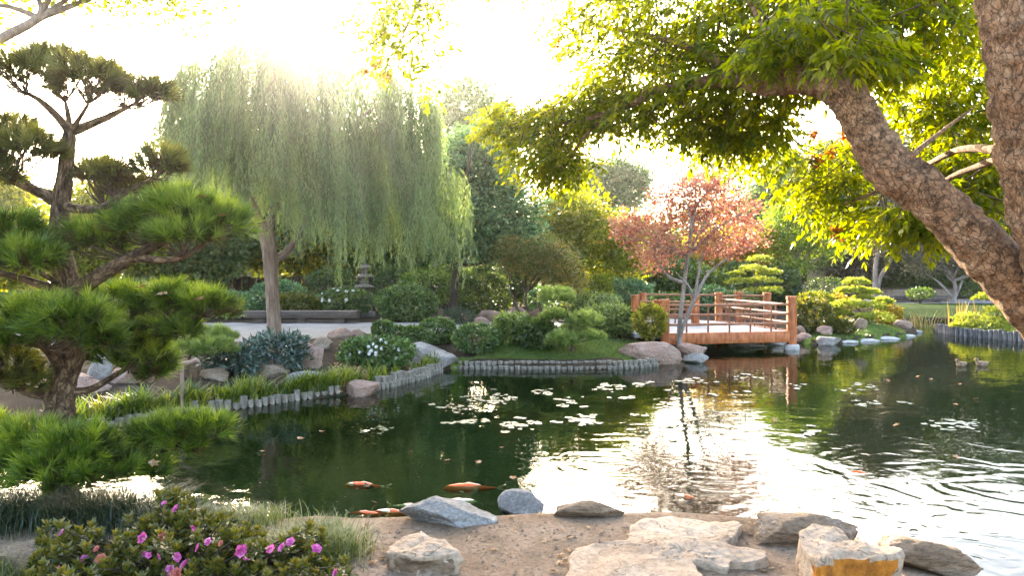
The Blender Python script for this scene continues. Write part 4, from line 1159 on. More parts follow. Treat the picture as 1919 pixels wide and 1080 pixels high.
def sprays(mb, C, D, npair, Lr, Lf, Wf, a0):
    n = len(C)
    D = nrm(D)
    S = nrm(np.cross(D, np.array([0, 0, 1.]) + rng.normal(size=(n, 3)) * .45))
    for k in range(npair):
        t = (k + .8) / npair
        dd = nrm(D + np.array([0, 0, -.5]) * t)
        P = C + D * Lr[:, None] * t + np.array([0, 0, -.22]) * (Lr * t * t)[:, None]
        for sg in (-1, 1):
            ld = dd * .62 + sg * S * .75 + np.array([0, 0, -.38]) + rng.normal(size=(n, 3)) * .16
            N = np.cross(dd, S) * -sg * 0 + np.array([0, 0, 1.]) + rng.normal(size=(n, 3)) * .35
            leaves(mb, P, ld, N, Lf * rng.uniform(.75, 1.15, n) * (1 - .25 * abs(t - .5)), Wf * rng.uniform(.8, 1.15, n), np.clip(a0 + rng.uniform(-.15, .15, n), 0, 1), .12, .38)
    dd = nrm(D + np.array([0, 0, -.6]))
    leaves(mb, C + D * Lr[:, None] + np.array([0, 0, -.22]) * Lr[:, None], dd, np.array([0, 0, 1.]) + rng.normal(size=(n, 3)) * .3, Lf, Wf, a0, .12, .38)
cn, rt = MB(), MB()
for px, py, rx, ry, Y, rd, ns, ox in CAN:
    ns = int(ns * 1.2)
    s = Y / F
    c = W(px, py, Y)
    d = nrm(rng.normal(size=(ns, 3)))
    C = c + d * np.array([rx * s, rd, ry * s]) * rng.uniform(.25, 1, (ns, 1)) ** .6
    D = np.column_stack([ox * .6 + rng.normal(size=ns) * .7, rng.normal(size=ns) * .7, -.25 + rng.normal(size=ns) * .3])
    a0 = np.clip(.45 + .25 * rng.normal(size=ns), 0, 1)
    big_ = .10 if px < 1350 else .115
    sprays(cn, C, D, 5, rng.uniform(.22, .38, ns), big_, big_ * .36, a0)
    for q in range(0, ns, 9):
        tube(rt, [C[q] - D[q] * .25 + [0, 0, .12], C[q], C[q] + nrm(D[q]) * .3 + [0, 0, -.06]], [.008, .006, .003], 4, 2, cap=False)
cn.build('crown', M['canopy'], big, tb)
rt.build('twig', M['twig'], big, tb)
for px, py, Y in ((1557, 285, 9.2), (1530, 300, 9.2), (1580, 250, 9.2), (1600, 265, 9.4), (1570, 428, 9.0), (1572, 440, 9.0), (1770, 12, 7.6), (1740, 5, 7.6), (1525, 250, 9.5), (680, 130, 9.3), (706, 120, 9.3), (722, 140, 9.2), (1040, 80, 10), (1048, 105, 10)):
    o = MB(); c = W(px, py, Y); n = 46
    C = c + rng.normal(size=(n, 3)) * .034
    leaves(o, C, rng.normal(size=(n, 3)) + [0, 0, -.6], rng.normal(size=(n, 3)), .055, .045, rng.uniform(0, 1, n))
    o.build('seed_cluster', M['canopy_orange'], big, tb)
# neighbours' boughs at the top edge: rooted outside the picture, built whole
b2 = np.array([-8.6, 8.9, H1(-8.6, 8.9)])
YL = 9.0
lt_ = [W(-300, 330, YL), W(-160, 200, YL), W(-60, 120, YL), W(0, 74, YL), W(48, 48, YL), W(78, 30, YL)]
tree('leaning_tree', 'pale barked bough with sparse leaves at the upper left corner', b2, lt_, [ell(100, -90, 110, 70, YL), ell(60, -60, 90, 60, YL), ell(170, -40, 90, 40, YL), ell(-100, 40, 80, 60, YL), ell(330, -10, 80, 36, YL, .5)], M['yellow_green'], M['grey_bark'], 190, 26, .075, .05, .2, limbs=5, r0=.075, twigs=40)
# ---------------------------------------------------------------- trees beyond the pond
def T(name, label, bx, Y, fork, ells, leafm, barkm, nc, nl, L, Wd, cr_, **k):
    b = gb(bx, Y)
    tr = [W((bx * (1 - q) + fork[0] * q) + random.uniform(-3, 3), 0, Y) * [1, 1, 0] + [0, 0, b[2] + (CH - (fork[1] - HY) / F * Y - b[2]) * q] for q in (.35, .7, 1)]
    return tree(name, label, b, tr, [ell(*e[:4], Y, *(e[4:])) for e in ells], leafm, barkm, nc, nl, L, Wd, cr_, **k)
# red maple by the bridge
rb = on_ground(1274, 652)
YR = rb[1]
tree('red_maple', 'red leaved maple with pale forked trunks beside the bridge', rb, [W(1273, 620, YR), W(1278, 570, YR), W(1284, 520, YR), W(1290, 470, YR)],
     [ell(*e, YR, d) for e, d in (((1172, 422, 44, 26), .2), ((1205, 440, 50, 32), -.1), ((1240, 470, 50, 32), -.3), ((1270, 375, 56, 34), 0), ((1290, 350, 50, 26), .2), ((1330, 345, 44, 24), -.2), ((1340, 385, 50, 36), .2), ((1385, 395, 40, 34), .2), ((1300, 420, 56, 34), .4), ((1240, 405, 40, 34), .3), ((1350, 455, 56, 32), -.3), ((1400, 440, 40, 36), .1), ((1222, 495, 30, 20), .3))],
     M['red'], M['grey_bark'], 840, 14, .07, .05, .12, limbs=9, r0=.07, inner=.2, droop=.1, twigs=80,
     extra=[([W(1270, 640, YR), W(1285, 600, YR - .1), W(1302, 560, YR - .15), W(1330, 510, YR - .1), W(1385, 470, YR), W(1420, 440, YR)], [.058, .054, .05, .036, .02, .008]),
            ([W(1300, 562, YR - .12), W(1290, 535, YR - .2), W(1270, 515, YR - .3)], [.035, .025, .015]),
            ([W(1302, 558, YR - .15), W(1312, 500, YR - .2), W(1330, 440, YR - .2)], [.045, .03, .01]),
            ([W(1281, 530, YR), W(1255, 520, YR + .1), W(1235, 495, YR + .2), W(1210, 450, YR + .2)], [.05, .045, .03, .012])])
# beyond the left path
T('broadleaf_tree', 'dense bluish green broadleaf tree right of the willow with a dark slanting trunk', 848, 26.5, (856, 490), [(895, 330, 78, 60), (850, 390, 60, 60), (935, 400, 74, 70), (880, 450, 80, 44), (960, 450, 50, 50), (900, 280, 60, 40)], M['green_blue'], M['dark_bark'], 1400, 24, .15, .085, .26, r0=.17, inner=.35, limbs=7)
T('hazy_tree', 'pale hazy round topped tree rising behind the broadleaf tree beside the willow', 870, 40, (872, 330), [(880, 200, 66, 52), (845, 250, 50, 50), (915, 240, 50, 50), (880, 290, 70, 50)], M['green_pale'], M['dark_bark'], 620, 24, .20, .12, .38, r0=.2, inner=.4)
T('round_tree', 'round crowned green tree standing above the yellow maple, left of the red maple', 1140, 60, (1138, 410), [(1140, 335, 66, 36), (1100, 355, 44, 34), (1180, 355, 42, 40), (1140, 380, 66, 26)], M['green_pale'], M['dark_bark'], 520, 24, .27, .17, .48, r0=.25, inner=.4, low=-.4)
T('yellow_maple', 'yellowing maple with layered sprays behind the small bonsai pine', 1075, 31, (1080, 480), [(1060, 400, 76, 36), (1110, 440, 80, 40), (1040, 450, 60, 40), (1120, 500, 76, 40), (1170, 470, 40, 40)], M['yellow_green'], M['dark_bark'], 1050, 22, .13, .09, .26, r0=.14)
t = T('small_maple', 'small multi-stemmed maple with olive and reddish leaves beside the waterfall rocks', 985, 25.2, (988, 545), [(985, 490, 46, 26), (1035, 500, 50, 34), (960, 470, 40, 26), (1060, 530, 36, 24), (1020, 470, 40, 24)], M['olive_red'], M['dark_bark'], 700, 20, .075, .05, .17, r0=.06, inner=.25, extra=[([W(1016, 590, 25.2), W(1010, 560, 25.2), W(1025, 520, 25.2), W(1045, 500, 25.2)], [.05, .045, .035, .01]), ([W(975, 590, 25.1), W(962, 560, 25), W(950, 500, 25)], [.04, .035, .01])])
for a in [('leftmost tall hedge tree, dark inside with sunlit yellow leaf tips behind the near pine', 25, [(20, 420, 80, 90), (-60, 400, 80, 110), (40, 500, 70, 60)], 'yellow_green', 30),  # yellow leaf colour stands in for sunlit hedge leaves
          ('hedge tree with sunlit yellow leaf tips between the near pine trunk and the willow', 200, [(190, 420, 80, 80), (150, 480, 70, 70), (260, 450, 60, 80), (220, 370, 40, 36)], 'yellow_green', 29),
          ('dark green hedge tree directly left of the willow trunk', 345, [(330, 480, 60, 80), (390, 460, 60, 80), (300, 520, 60, 50), (420, 420, 40, 60)], 'green_dark', 30),
          ('dark hedge tree behind the willow strands over the bench', 560, [(540, 480, 80, 60), (620, 480, 80, 60), (540, 440, 80, 60), (620, 440, 80, 60), (500, 400, 70, 70), (590, 370, 90, 60)], 'yellow_green', 35.5),
          ('dark hedge tree behind the stone lantern', 735, [(700, 490, 70, 50), (780, 500, 60, 40), (700, 440, 70, 70), (770, 460, 70, 60), (730, 380, 80, 60)], 'green_dark', 35)]:
    T('hedge_tree', a[0], a[1], a[4], (a[1], 520), a[2], M[a[3]], M['dark_bark'], 1050, 24, .15, .10, .32, r0=.12, inner=.25, group='hedge trees behind the willow')
for a in [('tall green tree in the gap between the yellow maple and the red maple', 1190, 37, [(1180, 460, 60, 50), (1230, 480, 60, 50), (1200, 520, 70, 36)], 'green_a'),
          ('golden backlit tree showing through the red maple', 1335, 38, [(1320, 490, 60, 40), (1380, 480, 50, 50), (1290, 520, 60, 36), (1350, 530, 70, 30)], 'yellow'),
          ('dark green tree low behind the bridge railing', 1265, 34, [(1250, 540, 60, 36), (1310, 545, 50, 28), (1220, 530, 40, 36)], 'green_dark'),
          ('grey brown tree behind the green tree of the right bank', 1590, 52, [(1590, 440, 70, 60), (1640, 430, 60, 60), (1560, 480, 50, 40), (1620, 490, 60, 30)], 'grey_leaf'),
          ('grey brown tree behind the two pale trunks', 1690, 54, [(1690, 430, 60, 60), (1730, 470, 60, 40), (1680, 490, 50, 30)], 'grey_leaf'),
          ('dark tree beyond the far bench at the right edge', 1870, 52, [(1860, 470, 80, 60), (1940, 450, 80, 80), (1890, 520, 80, 36)], 'green_dark'),
          ('dark tree mass behind the far bench', 1730, 53, [(1700, 520, 60, 30), (1760, 525, 60, 28)], 'green_dark')]:
    T('background_tree', a[0], a[1], a[2], (a[1], 530), a[3], M[a[4]], M['dark_bark'], 520, 22, .2, .13, .4, r0=.14, inner=.3, group='trees closing the view beyond the pond')
for a in [('tall dark tree standing behind the left half of the willow strands', 400, 34, [(400, 330, 90, 90), (340, 420, 80, 90), (440, 420, 80, 90)], 'green_dark'),
          ('tall dark tree standing behind the middle of the willow strands', 560, 36, [(560, 310, 90, 90), (520, 420, 90, 90), (610, 420, 80, 90)], 'green_dark'),
          ('tall green tree standing behind the right half of the willow strands', 720, 36, [(720, 330, 80, 90), (680, 430, 80, 80), (770, 410, 70, 80)], 'green_a'),
          ('very tall tree behind the overhanging leaves above the two pale trunks', 1640, 58, [(1640, 320, 80, 90), (1600, 420, 70, 70), (1690, 420, 80, 80)], 'grey_leaf'),
          ('very tall tree behind the overhanging leaves above the far bench', 1790, 58, [(1780, 320, 90, 100), (1740, 430, 80, 80), (1840, 430, 80, 80)], 'green_dark'),
          ('very tall tree behind the green tree of the right bank', 1545, 60, [(1555, 320, 54, 60), (1510, 370, 50, 60), (1520, 440, 60, 50), (1590, 400, 60, 70)], 'green_a'),
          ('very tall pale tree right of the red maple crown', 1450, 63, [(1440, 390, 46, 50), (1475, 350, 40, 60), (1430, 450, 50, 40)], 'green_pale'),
          ('very tall tree at the right edge behind the leaning trunk', 1950, 54, [(1950, 330, 100, 100), (1900, 440, 80, 80), (2020, 440, 100, 90)], 'green_dark'),
          ('very tall tree beyond the right edge of the pond', 2180, 50, [(2180, 340, 120, 110), (2110, 450, 100, 90), (2270, 450, 120, 90)], 'yellow_green')]:
    T('tall_tree', a[0], a[1], a[2], (a[1], 480), a[3], M[a[4]], M['dark_bark'], 1200, 24, .24, .16, .46, r0=.2, inner=.2, group='tall trees behind willow and canopy')
T('faint_tree', 'very pale distant tree above the red maple', 1340, 75, (1340, 400), [(1320, 320, 46, 36), (1370, 340, 40, 36)], M['grey_leaf'], M['grey_bark'], 150, 16, .3, .2, .7, r0=.28)
T('green_tree', 'fresh green tree with a stout pale trunk behind the bridge post', 1494, 38, (1492, 495), [(1490, 440, 60, 44), (1440, 460, 40, 40), (1535, 455, 40, 46), (1490, 400, 50, 30), (1470, 500, 50, 20)], M['lit_green'], M['grey_bark'], 620, 20, .13, .08, .26, r0=.21, inner=.3, limbs=8)
T('pale_trunk_tree', 'slim tree with two bare pale trunks beside the far bench', 1640, 46, (1645, 470), [(1650, 440, 46, 40), (1690, 450, 40, 36)], M['grey_leaf'], M['grey_bark'], 260, 16, .15, .1, .34, r0=.17, extra=[([W(1643, 556, 46), W(1650, 520, 46), W(1668, 490, 46), W(1680, 450, 46)], [.14, .12, .1, .03])])
T('spreading_maple', 'greyish spreading maple with several pale stems at the end of the far bench', 1786, 44, (1788, 525), [(1770, 480, 60, 26), (1820, 490, 50, 30), (1740, 500, 40, 20), (1800, 460, 50, 24)], M['grey_leaf'], M['grey_bark'], 420, 18, .12, .08, .3, r0=.14, inner=.25, limbs=9, extra=[([W(1784, 558, 44), W(1760, 530, 44), W(1735, 512, 44)], [.1, .07, .02]), ([W(1790, 558, 44), W(1802, 530, 44), W(1815, 500, 44)], [.09, .07, .02])])
# far wood that reads as one mass
mb = MB()
es = []
for k in range(120):
    an = rng.uniform(-75, 75) * math.pi / 180
    D = rng.uniform(64, 84)
    hh = rng.uniform(3, 5)
    if -9 < math.degrees(an) < 2: hh *= .8
    es.append((np.array([math.sin(an) * D, math.cos(an) * D, hh * .8]), np.array([4.5, 3, hh])))
crown(mb, es, 5000, 14, .55, .4, .7, .3)
tag(mb.build('far_wood', M['green_dark']), 'dark wood closing the horizon far beyond the garden', 'wood', kind='stuff')

# ---------------------------------------------------------------- shrubs
S = shrub
S('boxwood', 'large clipped oval green bush beyond the path, right of the bench', 763, 535, 606, 118, 25.8, M['box'], 8000, .085, .045, lump=.08, shell=.74)
for a in [('dark clipped hedge bush left of the bench', 420, 545, 596, 120, 27, 'green_blue', 3200), ('dark hedge bush above the left half of the bench', 520, 525, 590, 110, 28, 'green_blue', 3000), ('brownish green hedge bush behind the bench middle', 560, 550, 590, 90, 26.6, 'azalea_leaf', 2200),
          ('dark tall shrub left of the stone lantern', 620, 500, 590, 100, 30, 'green_dark', 3000), ('dark tall shrub right of the stone lantern', 740, 492, 590, 90, 30.5, 'green_dark', 3000), ('green layered shrub above the oval bush', 800, 505, 575, 110, 28.5, 'green_a', 3000),
          ('dark fine leaved shrub left of the waterfall rocks', 905, 510, 592, 110, 28, 'green_dark', 3600), ('dark shrub at the left edge behind the near pine', 60, 545, 600, 160, 27.5, 'green_dark', 3000), ('dark bushy shrub between near pine and willow', 260, 520, 600, 170, 27, 'green_dark', 3600), ('bluish shrub behind the waterfall rocks', 1030, 535, 590, 90, 28, 'green_blue', 2400)]:
    S('hedge_shrub', a[0], a[1], a[2], a[3], a[4], a[5], M[a[6]], a[7], .10, .06, group='hedge shrubs beyond the path')
for k, (cx, tp, w, mm) in enumerate([(850, 500, 90, 'green_dark'), (930, 480, 110, 'green_dark'), (1010, 495, 110, 'green_a'), (1090, 490, 100, 'green_dark'), (1160, 500, 100, 'green_a'), (1235, 495, 90, 'green_dark'), (1310, 500, 90, 'yellow_green'), (1390, 490, 90, 'green_dark'), (1460, 500, 80, 'green_dark')]):
    S('screen_shrub', ['tall dark shrub of the screen behind the slanting trunk', 'tall dark shrub of the screen behind the waterfall rocks', 'green shrub of the screen behind the small maple', 'dark shrub of the screen under the yellow maple', 'green shrub of the screen left of the far bridge posts', 'dark shrub of the screen behind the left bridge posts', 'yellowish shrub of the screen behind the red maple trunks', 'dark shrub of the screen behind the layered pine', 'dark shrub of the screen left of the green tree trunk'][k], cx, tp, 588, w, 35 + (k % 3) * .8, M[mm], 5200, .15, .09, group='screen of shrubs closing the far side', shell=.4)
S('camellia', 'dark shrub with small white blossoms behind the bench', 645, 540, 592, 110, 27, M['green_dark'], 2800, .10, .055, flowers=(12, .075, 'white'))
S('azalea', 'spreading low azalea with white flowers beside the white boulder', 706, 632, 694, 140, None, M['box'], 7000, .075, .04, flowers=(36, .042, 'white'), k=.7)
S('pittosporum', 'bluish dark shrub with whorled leaves below the willow trunk', 520, 622, 704, 120, None, M['dark_blue'], 2600, .11, .03, lump=.34, shell=.3)
S('pittosporum', 'lower left half of the bluish shrub, beside the propped pine', 440, 650, 708, 120, None, M['dark_blue'], 2400, .11, .03, lump=.34, shell=.3)
for a in [('small round clipped bush nearest the azalea top', 718, 601, 634, 40, None, 'box', 1300), ('small dark round bush next to the row of clipped balls', 772, 612, 642, 34, None, 'box', 1000), ('clipped ball bush in the middle of the row', 820, 597, 648, 70, None, 'box', 2400), ('largest clipped ball bush, right above the white boulder', 893, 608, 668, 86, None, 'box', 3000), ('little round bush left of the middle clipped ball', 745, 612, 636, 30, None, 'box', 800)]:
    S('clipped_bush', a[0], a[1], a[2], a[3], a[4], a[5], M[a[6]], int(a[7] * 1.9), .06, .035, lump=.07, shell=.74, group='clipped ball bushes between path and pond')
for a in [('loose juniper behind the clipped balls', 958, 588, 645, 70, None, 'pine_pale', 3000), ('low dark juniper left of the small bonsai pine', 1005, 596, 660, 80, None, 'green_dark', 3400), ('broad grey green juniper between bonsai pine and yellow bush', 1140, 572, 634, 110, None, 'pine_pale', 4200), ('spreading pale juniper beyond the path left of the bridge', 1110, 548, 596, 120, 26, 'pine_pale', 3600), ('bluish juniper behind the bridge rail end', 1170, 522, 570, 110, 29.5, 'green_blue', 3000), ('fresh green shrub behind the bonsai pine', 1125, 512, 560, 50, 28.5, 'yellow_green', 1500)]:
    S('juniper', a[0], a[1], a[2], a[3], a[4], a[5], M[a[6]], int(a[7] * 1.7), .10, .034, lump=.22, shell=.3, group='junipers left of the bridge')
S('golden_bush', 'yellow green bush at the left end of the bridge railing', 1218, 570, 634, 62, 19.5, M['golden'], 5200, .06, .04, lump=.16)
for a in [('blue green shrub behind the far bridge rail', 1330, 535, 580, 80, 31, 'green_blue', 2000), ('green shrub behind the middle of the far bridge rail', 1250, 548, 585, 70, 30.5, 'green_a', 1800), ('grassy pale shrub under the layered pine behind the bridge', 1385, 545, 585, 70, 30.5, 'tuft', 1800),
          ('green leafy bush right of the bridge post', 1520, 560, 628, 74, None, 'azalea_leaf', 3600), ('yellow green bush behind the bridge post', 1530, 547, 600, 70, 28, 'yellow_green', 2400), ('low green bush in front of the cloud pine trunk', 1572, 598, 628, 60, None, 'azalea_leaf', 2200), ('yellow flowering bush left of the cloud pine', 1570, 552, 600, 50, 29, 'yellow', 1600), ('yellow flowering bush right of the cloud pine', 1665, 572, 612, 44, 28.4, 'yellow', 1600),
          ('dark palm like shrub behind the green tree trunk', 1545, 520, 560, 70, 40, 'green_dark', 1800), ('bright green bush in front of the far bench', 1725, 540, 560, 50, 41.5, 'green_a', 1200), ('dark hedge right of the far bench', 1850, 525, 565, 90, 46, 'green_dark', 2000)]:
    S('bank_shrub', a[0], a[1], a[2], a[3], a[4], a[5], M[a[6]], a[7], .10, .05, lump=.2, group='shrubs round the bridge and right bank')
for a in [('grassy dark tuft in front of the retaining rock', 868, 586, 610, 44, 24, 'mondo', 900), ('grassy tuft left of the retaining rocks', 846, 584, 606, 30, 24.6, 'mondo', 600)]:
    S('grass_clump', a[0], a[1], a[2], a[3], a[4], a[5], M[a[6]], a[7], .22, .012, group='grassy tufts beyond the path')

# ---------------------------------------------------------------- small pines, cloud pines
def small_pine(name, label, bx, Y, trunkpx, pads, leafm, nt, nn, L, w, bark='twig', r=.06, lowcut=-.3, spread=.75):
    b = gb(bx, Y)
    t = thing(name, label, 'tree', b)
    mb = MB()
    pts = [b - [0, 0, .1]] + [W(x, y, Y) for x, y in trunkpx]
    tube(mb, pts, [r * (1 - .75 * i / (len(pts) - 1)) for i in range(len(pts))], 9, 4, .15, seed=bx)
    P = np.array(pts)
    for cx, cy, rx, ry, dy in pads:
        e = W(cx, cy + ry * .4, Y + dy)
        q = P[1:][((P[1:] - e) ** 2).sum(1).argmin()]
        tube(mb, [q, (q + e) / 2 - [0, 0, .05], e], [r * .4, r * .3, r * .12], 6, 3)
    mb.build('trunk', M[bark], t, b, smooth=True)
    for cx, cy, rx, ry, dy in pads:
        nm = MB()
        s = (Y + dy) / F
        pad(nm, None, W(cx, cy, Y + dy), (rx * s, rx * s * .8, ry * s), nt, nn, L, w, lowcut=lowcut, spread=spread)
        nm.build('needle_pad', leafm, t, b)
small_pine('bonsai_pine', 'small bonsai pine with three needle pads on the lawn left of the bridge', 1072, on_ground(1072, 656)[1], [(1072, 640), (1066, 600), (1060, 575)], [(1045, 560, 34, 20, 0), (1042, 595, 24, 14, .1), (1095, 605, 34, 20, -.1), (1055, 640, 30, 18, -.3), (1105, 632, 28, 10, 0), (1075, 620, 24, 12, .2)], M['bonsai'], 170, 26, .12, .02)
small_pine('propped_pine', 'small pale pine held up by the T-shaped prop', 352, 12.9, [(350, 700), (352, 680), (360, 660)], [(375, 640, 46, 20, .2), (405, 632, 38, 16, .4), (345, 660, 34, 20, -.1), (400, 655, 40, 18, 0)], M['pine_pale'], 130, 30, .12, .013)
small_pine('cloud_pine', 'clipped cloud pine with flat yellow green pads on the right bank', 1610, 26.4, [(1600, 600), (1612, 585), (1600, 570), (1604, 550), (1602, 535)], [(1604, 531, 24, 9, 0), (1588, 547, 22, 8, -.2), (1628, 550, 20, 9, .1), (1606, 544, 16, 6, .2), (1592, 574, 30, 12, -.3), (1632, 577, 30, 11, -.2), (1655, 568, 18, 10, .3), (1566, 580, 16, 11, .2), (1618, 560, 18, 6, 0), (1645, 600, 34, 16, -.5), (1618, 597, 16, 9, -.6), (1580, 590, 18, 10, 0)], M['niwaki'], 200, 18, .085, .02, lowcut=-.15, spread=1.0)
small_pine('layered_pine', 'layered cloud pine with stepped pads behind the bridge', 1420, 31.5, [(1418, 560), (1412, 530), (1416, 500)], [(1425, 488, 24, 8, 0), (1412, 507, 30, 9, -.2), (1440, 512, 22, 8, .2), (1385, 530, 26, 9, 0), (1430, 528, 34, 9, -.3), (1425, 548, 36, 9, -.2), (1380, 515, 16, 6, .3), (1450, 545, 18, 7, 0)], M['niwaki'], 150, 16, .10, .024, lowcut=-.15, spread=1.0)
small_pine('spreading_pine', 'low spreading cloud pine on the log-edged island', 1880, 26.0, [(1880, 620), (1870, 590), (1878, 565)], [(1870, 560, 42, 13, 0), (1920, 575, 40, 14, .2), (1830, 600, 44, 13, 0), (1880, 585, 34, 12, -.3), (1850, 612, 40, 13, -.5), (1905, 605, 40, 14, -.4), (1900, 625, 44, 12, -.8), (1950, 610, 50, 16, 0), (1805, 612, 22, 8, -.2), (1960, 640, 40, 14, -.6)], M['niwaki'], 190, 18, .09, .02, lowcut=-.15, spread=1.0)

# ---------------------------------------------------------------- iris strip, reeds, litter
def arch_blades(mb, B, hgt_, w, lean, seg=3, a=None):
    n = len(B)
    dirn = nrm(np.column_stack([rng.normal(size=(n, 2)), np.zeros(n)]))
    S = np.column_stack([-dirn[:, 1], dirn[:, 0], np.zeros(n)])
    t = np.linspace(0, 1, seg + 1)
    ln = rng.uniform(.3, 1, n)[:, None] * lean
    rows = []
    for q in t:
        c = B + np.array([0, 0, 1.]) * (hgt_[:, None] * (q - .35 * ln * q * q)) + dirn * hgt_[:, None] * ln * q * q
        wd = w * (1 - q * .96) ** .6 * .5
        rows.append(np.stack([c - S * wd, c + S * wd], 1))
    V = np.stack(rows, 1).reshape(n, -1, 3)
    m = 2 * (seg + 1)
    f = np.concatenate([np.arange(n)[:, None] * m + np.array([2 * k, 2 * k + 1, 2 * k + 3, 2 * k + 2]) for k in range(seg)])
    aa = rng.uniform(0, 1, n) if a is None else a
    mb.add(V, f, np.tile(aa, seg))
def strip(px, w, n, per, h, bw, lean, seed_sp=.05, z=.15):
    P = cr([G(x, y, z) for x, y in px], 10)
    d = np.concatenate([[0], np.cumsum(np.linalg.norm(np.diff(P, axis=0), axis=1))])
    t = rng.uniform(0, d[-1], n)
    c = np.column_stack([np.interp(t, d, P[:, 0]), np.interp(t, d, P[:, 1])]) + np.column_stack([rng.normal(size=n) * .1, .16 + rng.uniform(0, 1, n) * w])
    dn = np.array([mnoise.noise(Vector((q[0] * 2.1, q[1] * 2.1, 4.2))) for q in c])
    c, dn = c[dn > -.16], dn[dn > -.16]
    hf = (.45 + .75 * rng.uniform(0, 1, len(c))) * (.8 + .7 * np.clip(dn, -.2, .5))
    tn = np.clip(.45 + .35 * rng.normal(size=len(c)), 0, 1)
    m_ = len(c)
    c = np.repeat(c, per, 0) + rng.normal(size=(m_ * per, 2)) * seed_sp
    hf, tn = np.repeat(hf, per), np.clip(np.repeat(tn, per) + rng.normal(size=m_ * per) * .12, 0, 1)
    z_ = hgt(c[:, 0], c[:, 1]); k = z_ > .06
    c, z_ = c[k], z_[k]
    return np.column_stack([c, z_]), h * hf[k] * rng.uniform(.75, 1.15, len(c)), tn[k]
mb = MB()
for px, w, n in (([(-60, 838), (60, 818), (140, 806), (220, 794), (300, 781), (400, 767), (480, 757), (560, 746), (640, 735)], 1.15, 1050), ([(700, 722), (760, 708), (800, 696), (815, 690)], .6, 150)):
    B, h, tn = strip(px, w, n, 10, .37, 0, 0)
    arch_blades(mb, B, h, .03, .85, a=tn)
tag(mb.build('iris_foliage', M['iris']), 'strap leaved irises growing thickly behind the left log edging', 'iris', kind='stuff')
mb = MB()
c = np.column_stack([rng.normal(size=(80, 1)) * .5 + W(1712, 0, 30.5)[0], rng.normal(size=(80, 1)) * .5 + 30.5])
B = np.column_stack([c, np.maximum(hgt(c[:, 0], c[:, 1]), -.05)])
arch_blades(mb, B, rng.uniform(.25, .85, 80), .035, .5)
ro = mb.build('reed_clump', M['reed'], org=(W(1712, 0, 30.5)[0], 30.5, 0)); ro['kind'] = 'stuff'; tag(ro, 'golden reeds growing from the water at the tip of the right bank', 'reeds')
mb = MB()
c = np.column_stack([rng.normal(size=(60, 1)) * .5 + W(1812, 0, 32.2)[0], rng.normal(size=(60, 1)) * .3 + 32.2])
B = np.column_stack([c, np.maximum(hgt(c[:, 0], c[:, 1]), -.05)])
arch_blades(mb, B, rng.uniform(.6, 1.2, 60), .03, .2)
ro = mb.build('reed_clump', M['reed'], org=(W(1812, 0, 32.2)[0], 32.2, 0)); ro['kind'] = 'stuff'; tag(ro, 'taller dry brown reeds behind the island', 'reeds')
# litter on the bare soil under the azalea
mb = MB()
pl = np.array([G(x, y, .32) for x, y in [(600, 706), (625, 680), (650, 660), (690, 690), (730, 706), (700, 716), (640, 716)]])
lo_, hi_ = pl.min(0), pl.max(0)
P = rng.uniform(lo_, hi_, (2600, 2)); P = P[sdf(P, pl) < 0]
z = hgt(P[:, 0], P[:, 1]); n = len(P)
leaves(mb, np.column_stack([P, z + .015 + rng.uniform(0, .03, n)]), np.column_stack([rng.normal(size=(n, 2)), rng.normal(size=n) * .25]), np.column_stack([rng.normal(size=(n, 2)) * .3, np.ones(n)]), .07, .045, rng.uniform(0, 1, n), .3)
tag(mb.build('leaf_litter', M['litter']), 'carpet of fallen brown leaves on the soil below the white azalea', 'leaf litter', kind='stuff')

# ---------------------------------------------------------------- foreground azalea and grasses
YA = 4.3
ab = np.array([W(330, 0, YA)[0], YA, H1(W(330, 0, YA)[0], YA)])
az = thing('flowering_azalea', 'dark leaved azalea with magenta pink flowers in the left foreground', 'shrub', ab)
st, fo_ = MB(), MB()
TIPS = []
for cx, cy, rx, ry, dy, n in [(130, 1015, 60, 34, -.1, 12), (85, 1065, 40, 24, -.25, 7), (210, 1040, 70, 34, -.15, 16), (300, 1010, 60, 40, .05, 16), (325, 950, 32, 26, .25, 10), (330, 985, 30, 26, .2, 7), (370, 1040, 80, 40, -.05, 22), (445, 1030, 56, 42, .1, 16), (390, 990, 46, 26, .2, 9), (520, 1050, 66, 34, .05, 16), (575, 1020, 30, 34, .1, 8), (610, 1072, 40, 26, 0, 8), (470, 1085, 100, 30, -.15, 18), (300, 1088, 110, 30, -.25, 18), (150, 1090, 70, 26, -.3, 10)]:
    for _ in range(int(n * 3)):
        Y = YA + dy + rng.normal() * .12
        TIPS.append(W(cx + rng.uniform(-1, 1) * rx, cy + rng.uniform(-1, 1) * ry, Y))
for q in TIPS:
    q = np.array(q)
    ax = nrm(np.array([rng.normal() * .3, rng.normal() * .3 - .15, 1]))
    for lay in range(4):
        n = 8
        an = np.arange(n) / n * 6.283 + rng.uniform(0, 6)
        D = np.column_stack([np.cos(an), np.sin(an), np.full(n, .15 + .42 * (3 - lay))]) + rng.normal(size=(n, 3)) * .22
        leaves(fo_, np.repeat((q - ax * .024 * lay)[None], n, 0), D, np.repeat(ax[None], n, 0) + rng.normal(size=(n, 3)) * .3, .052 * rng.uniform(.7, 1.15, n), .021, np.clip(.75 - .2 * lay + rng.normal(size=n) * .22, 0, 1), .15, .5)
    tube(st, [ab + [(q[0] - ab[0]) * .55, (q[1] - ab[1]) * .5, -.02], (q * .6 + ab * .4) + [0, 0, -.03], q - ax * .02], [.008, .006, .003], 5, 2, cap=False)
fo_.build('foliage', M['azalea_leaf'], az, ab)
st.build('stem', M['dark_bark'], az, ab)
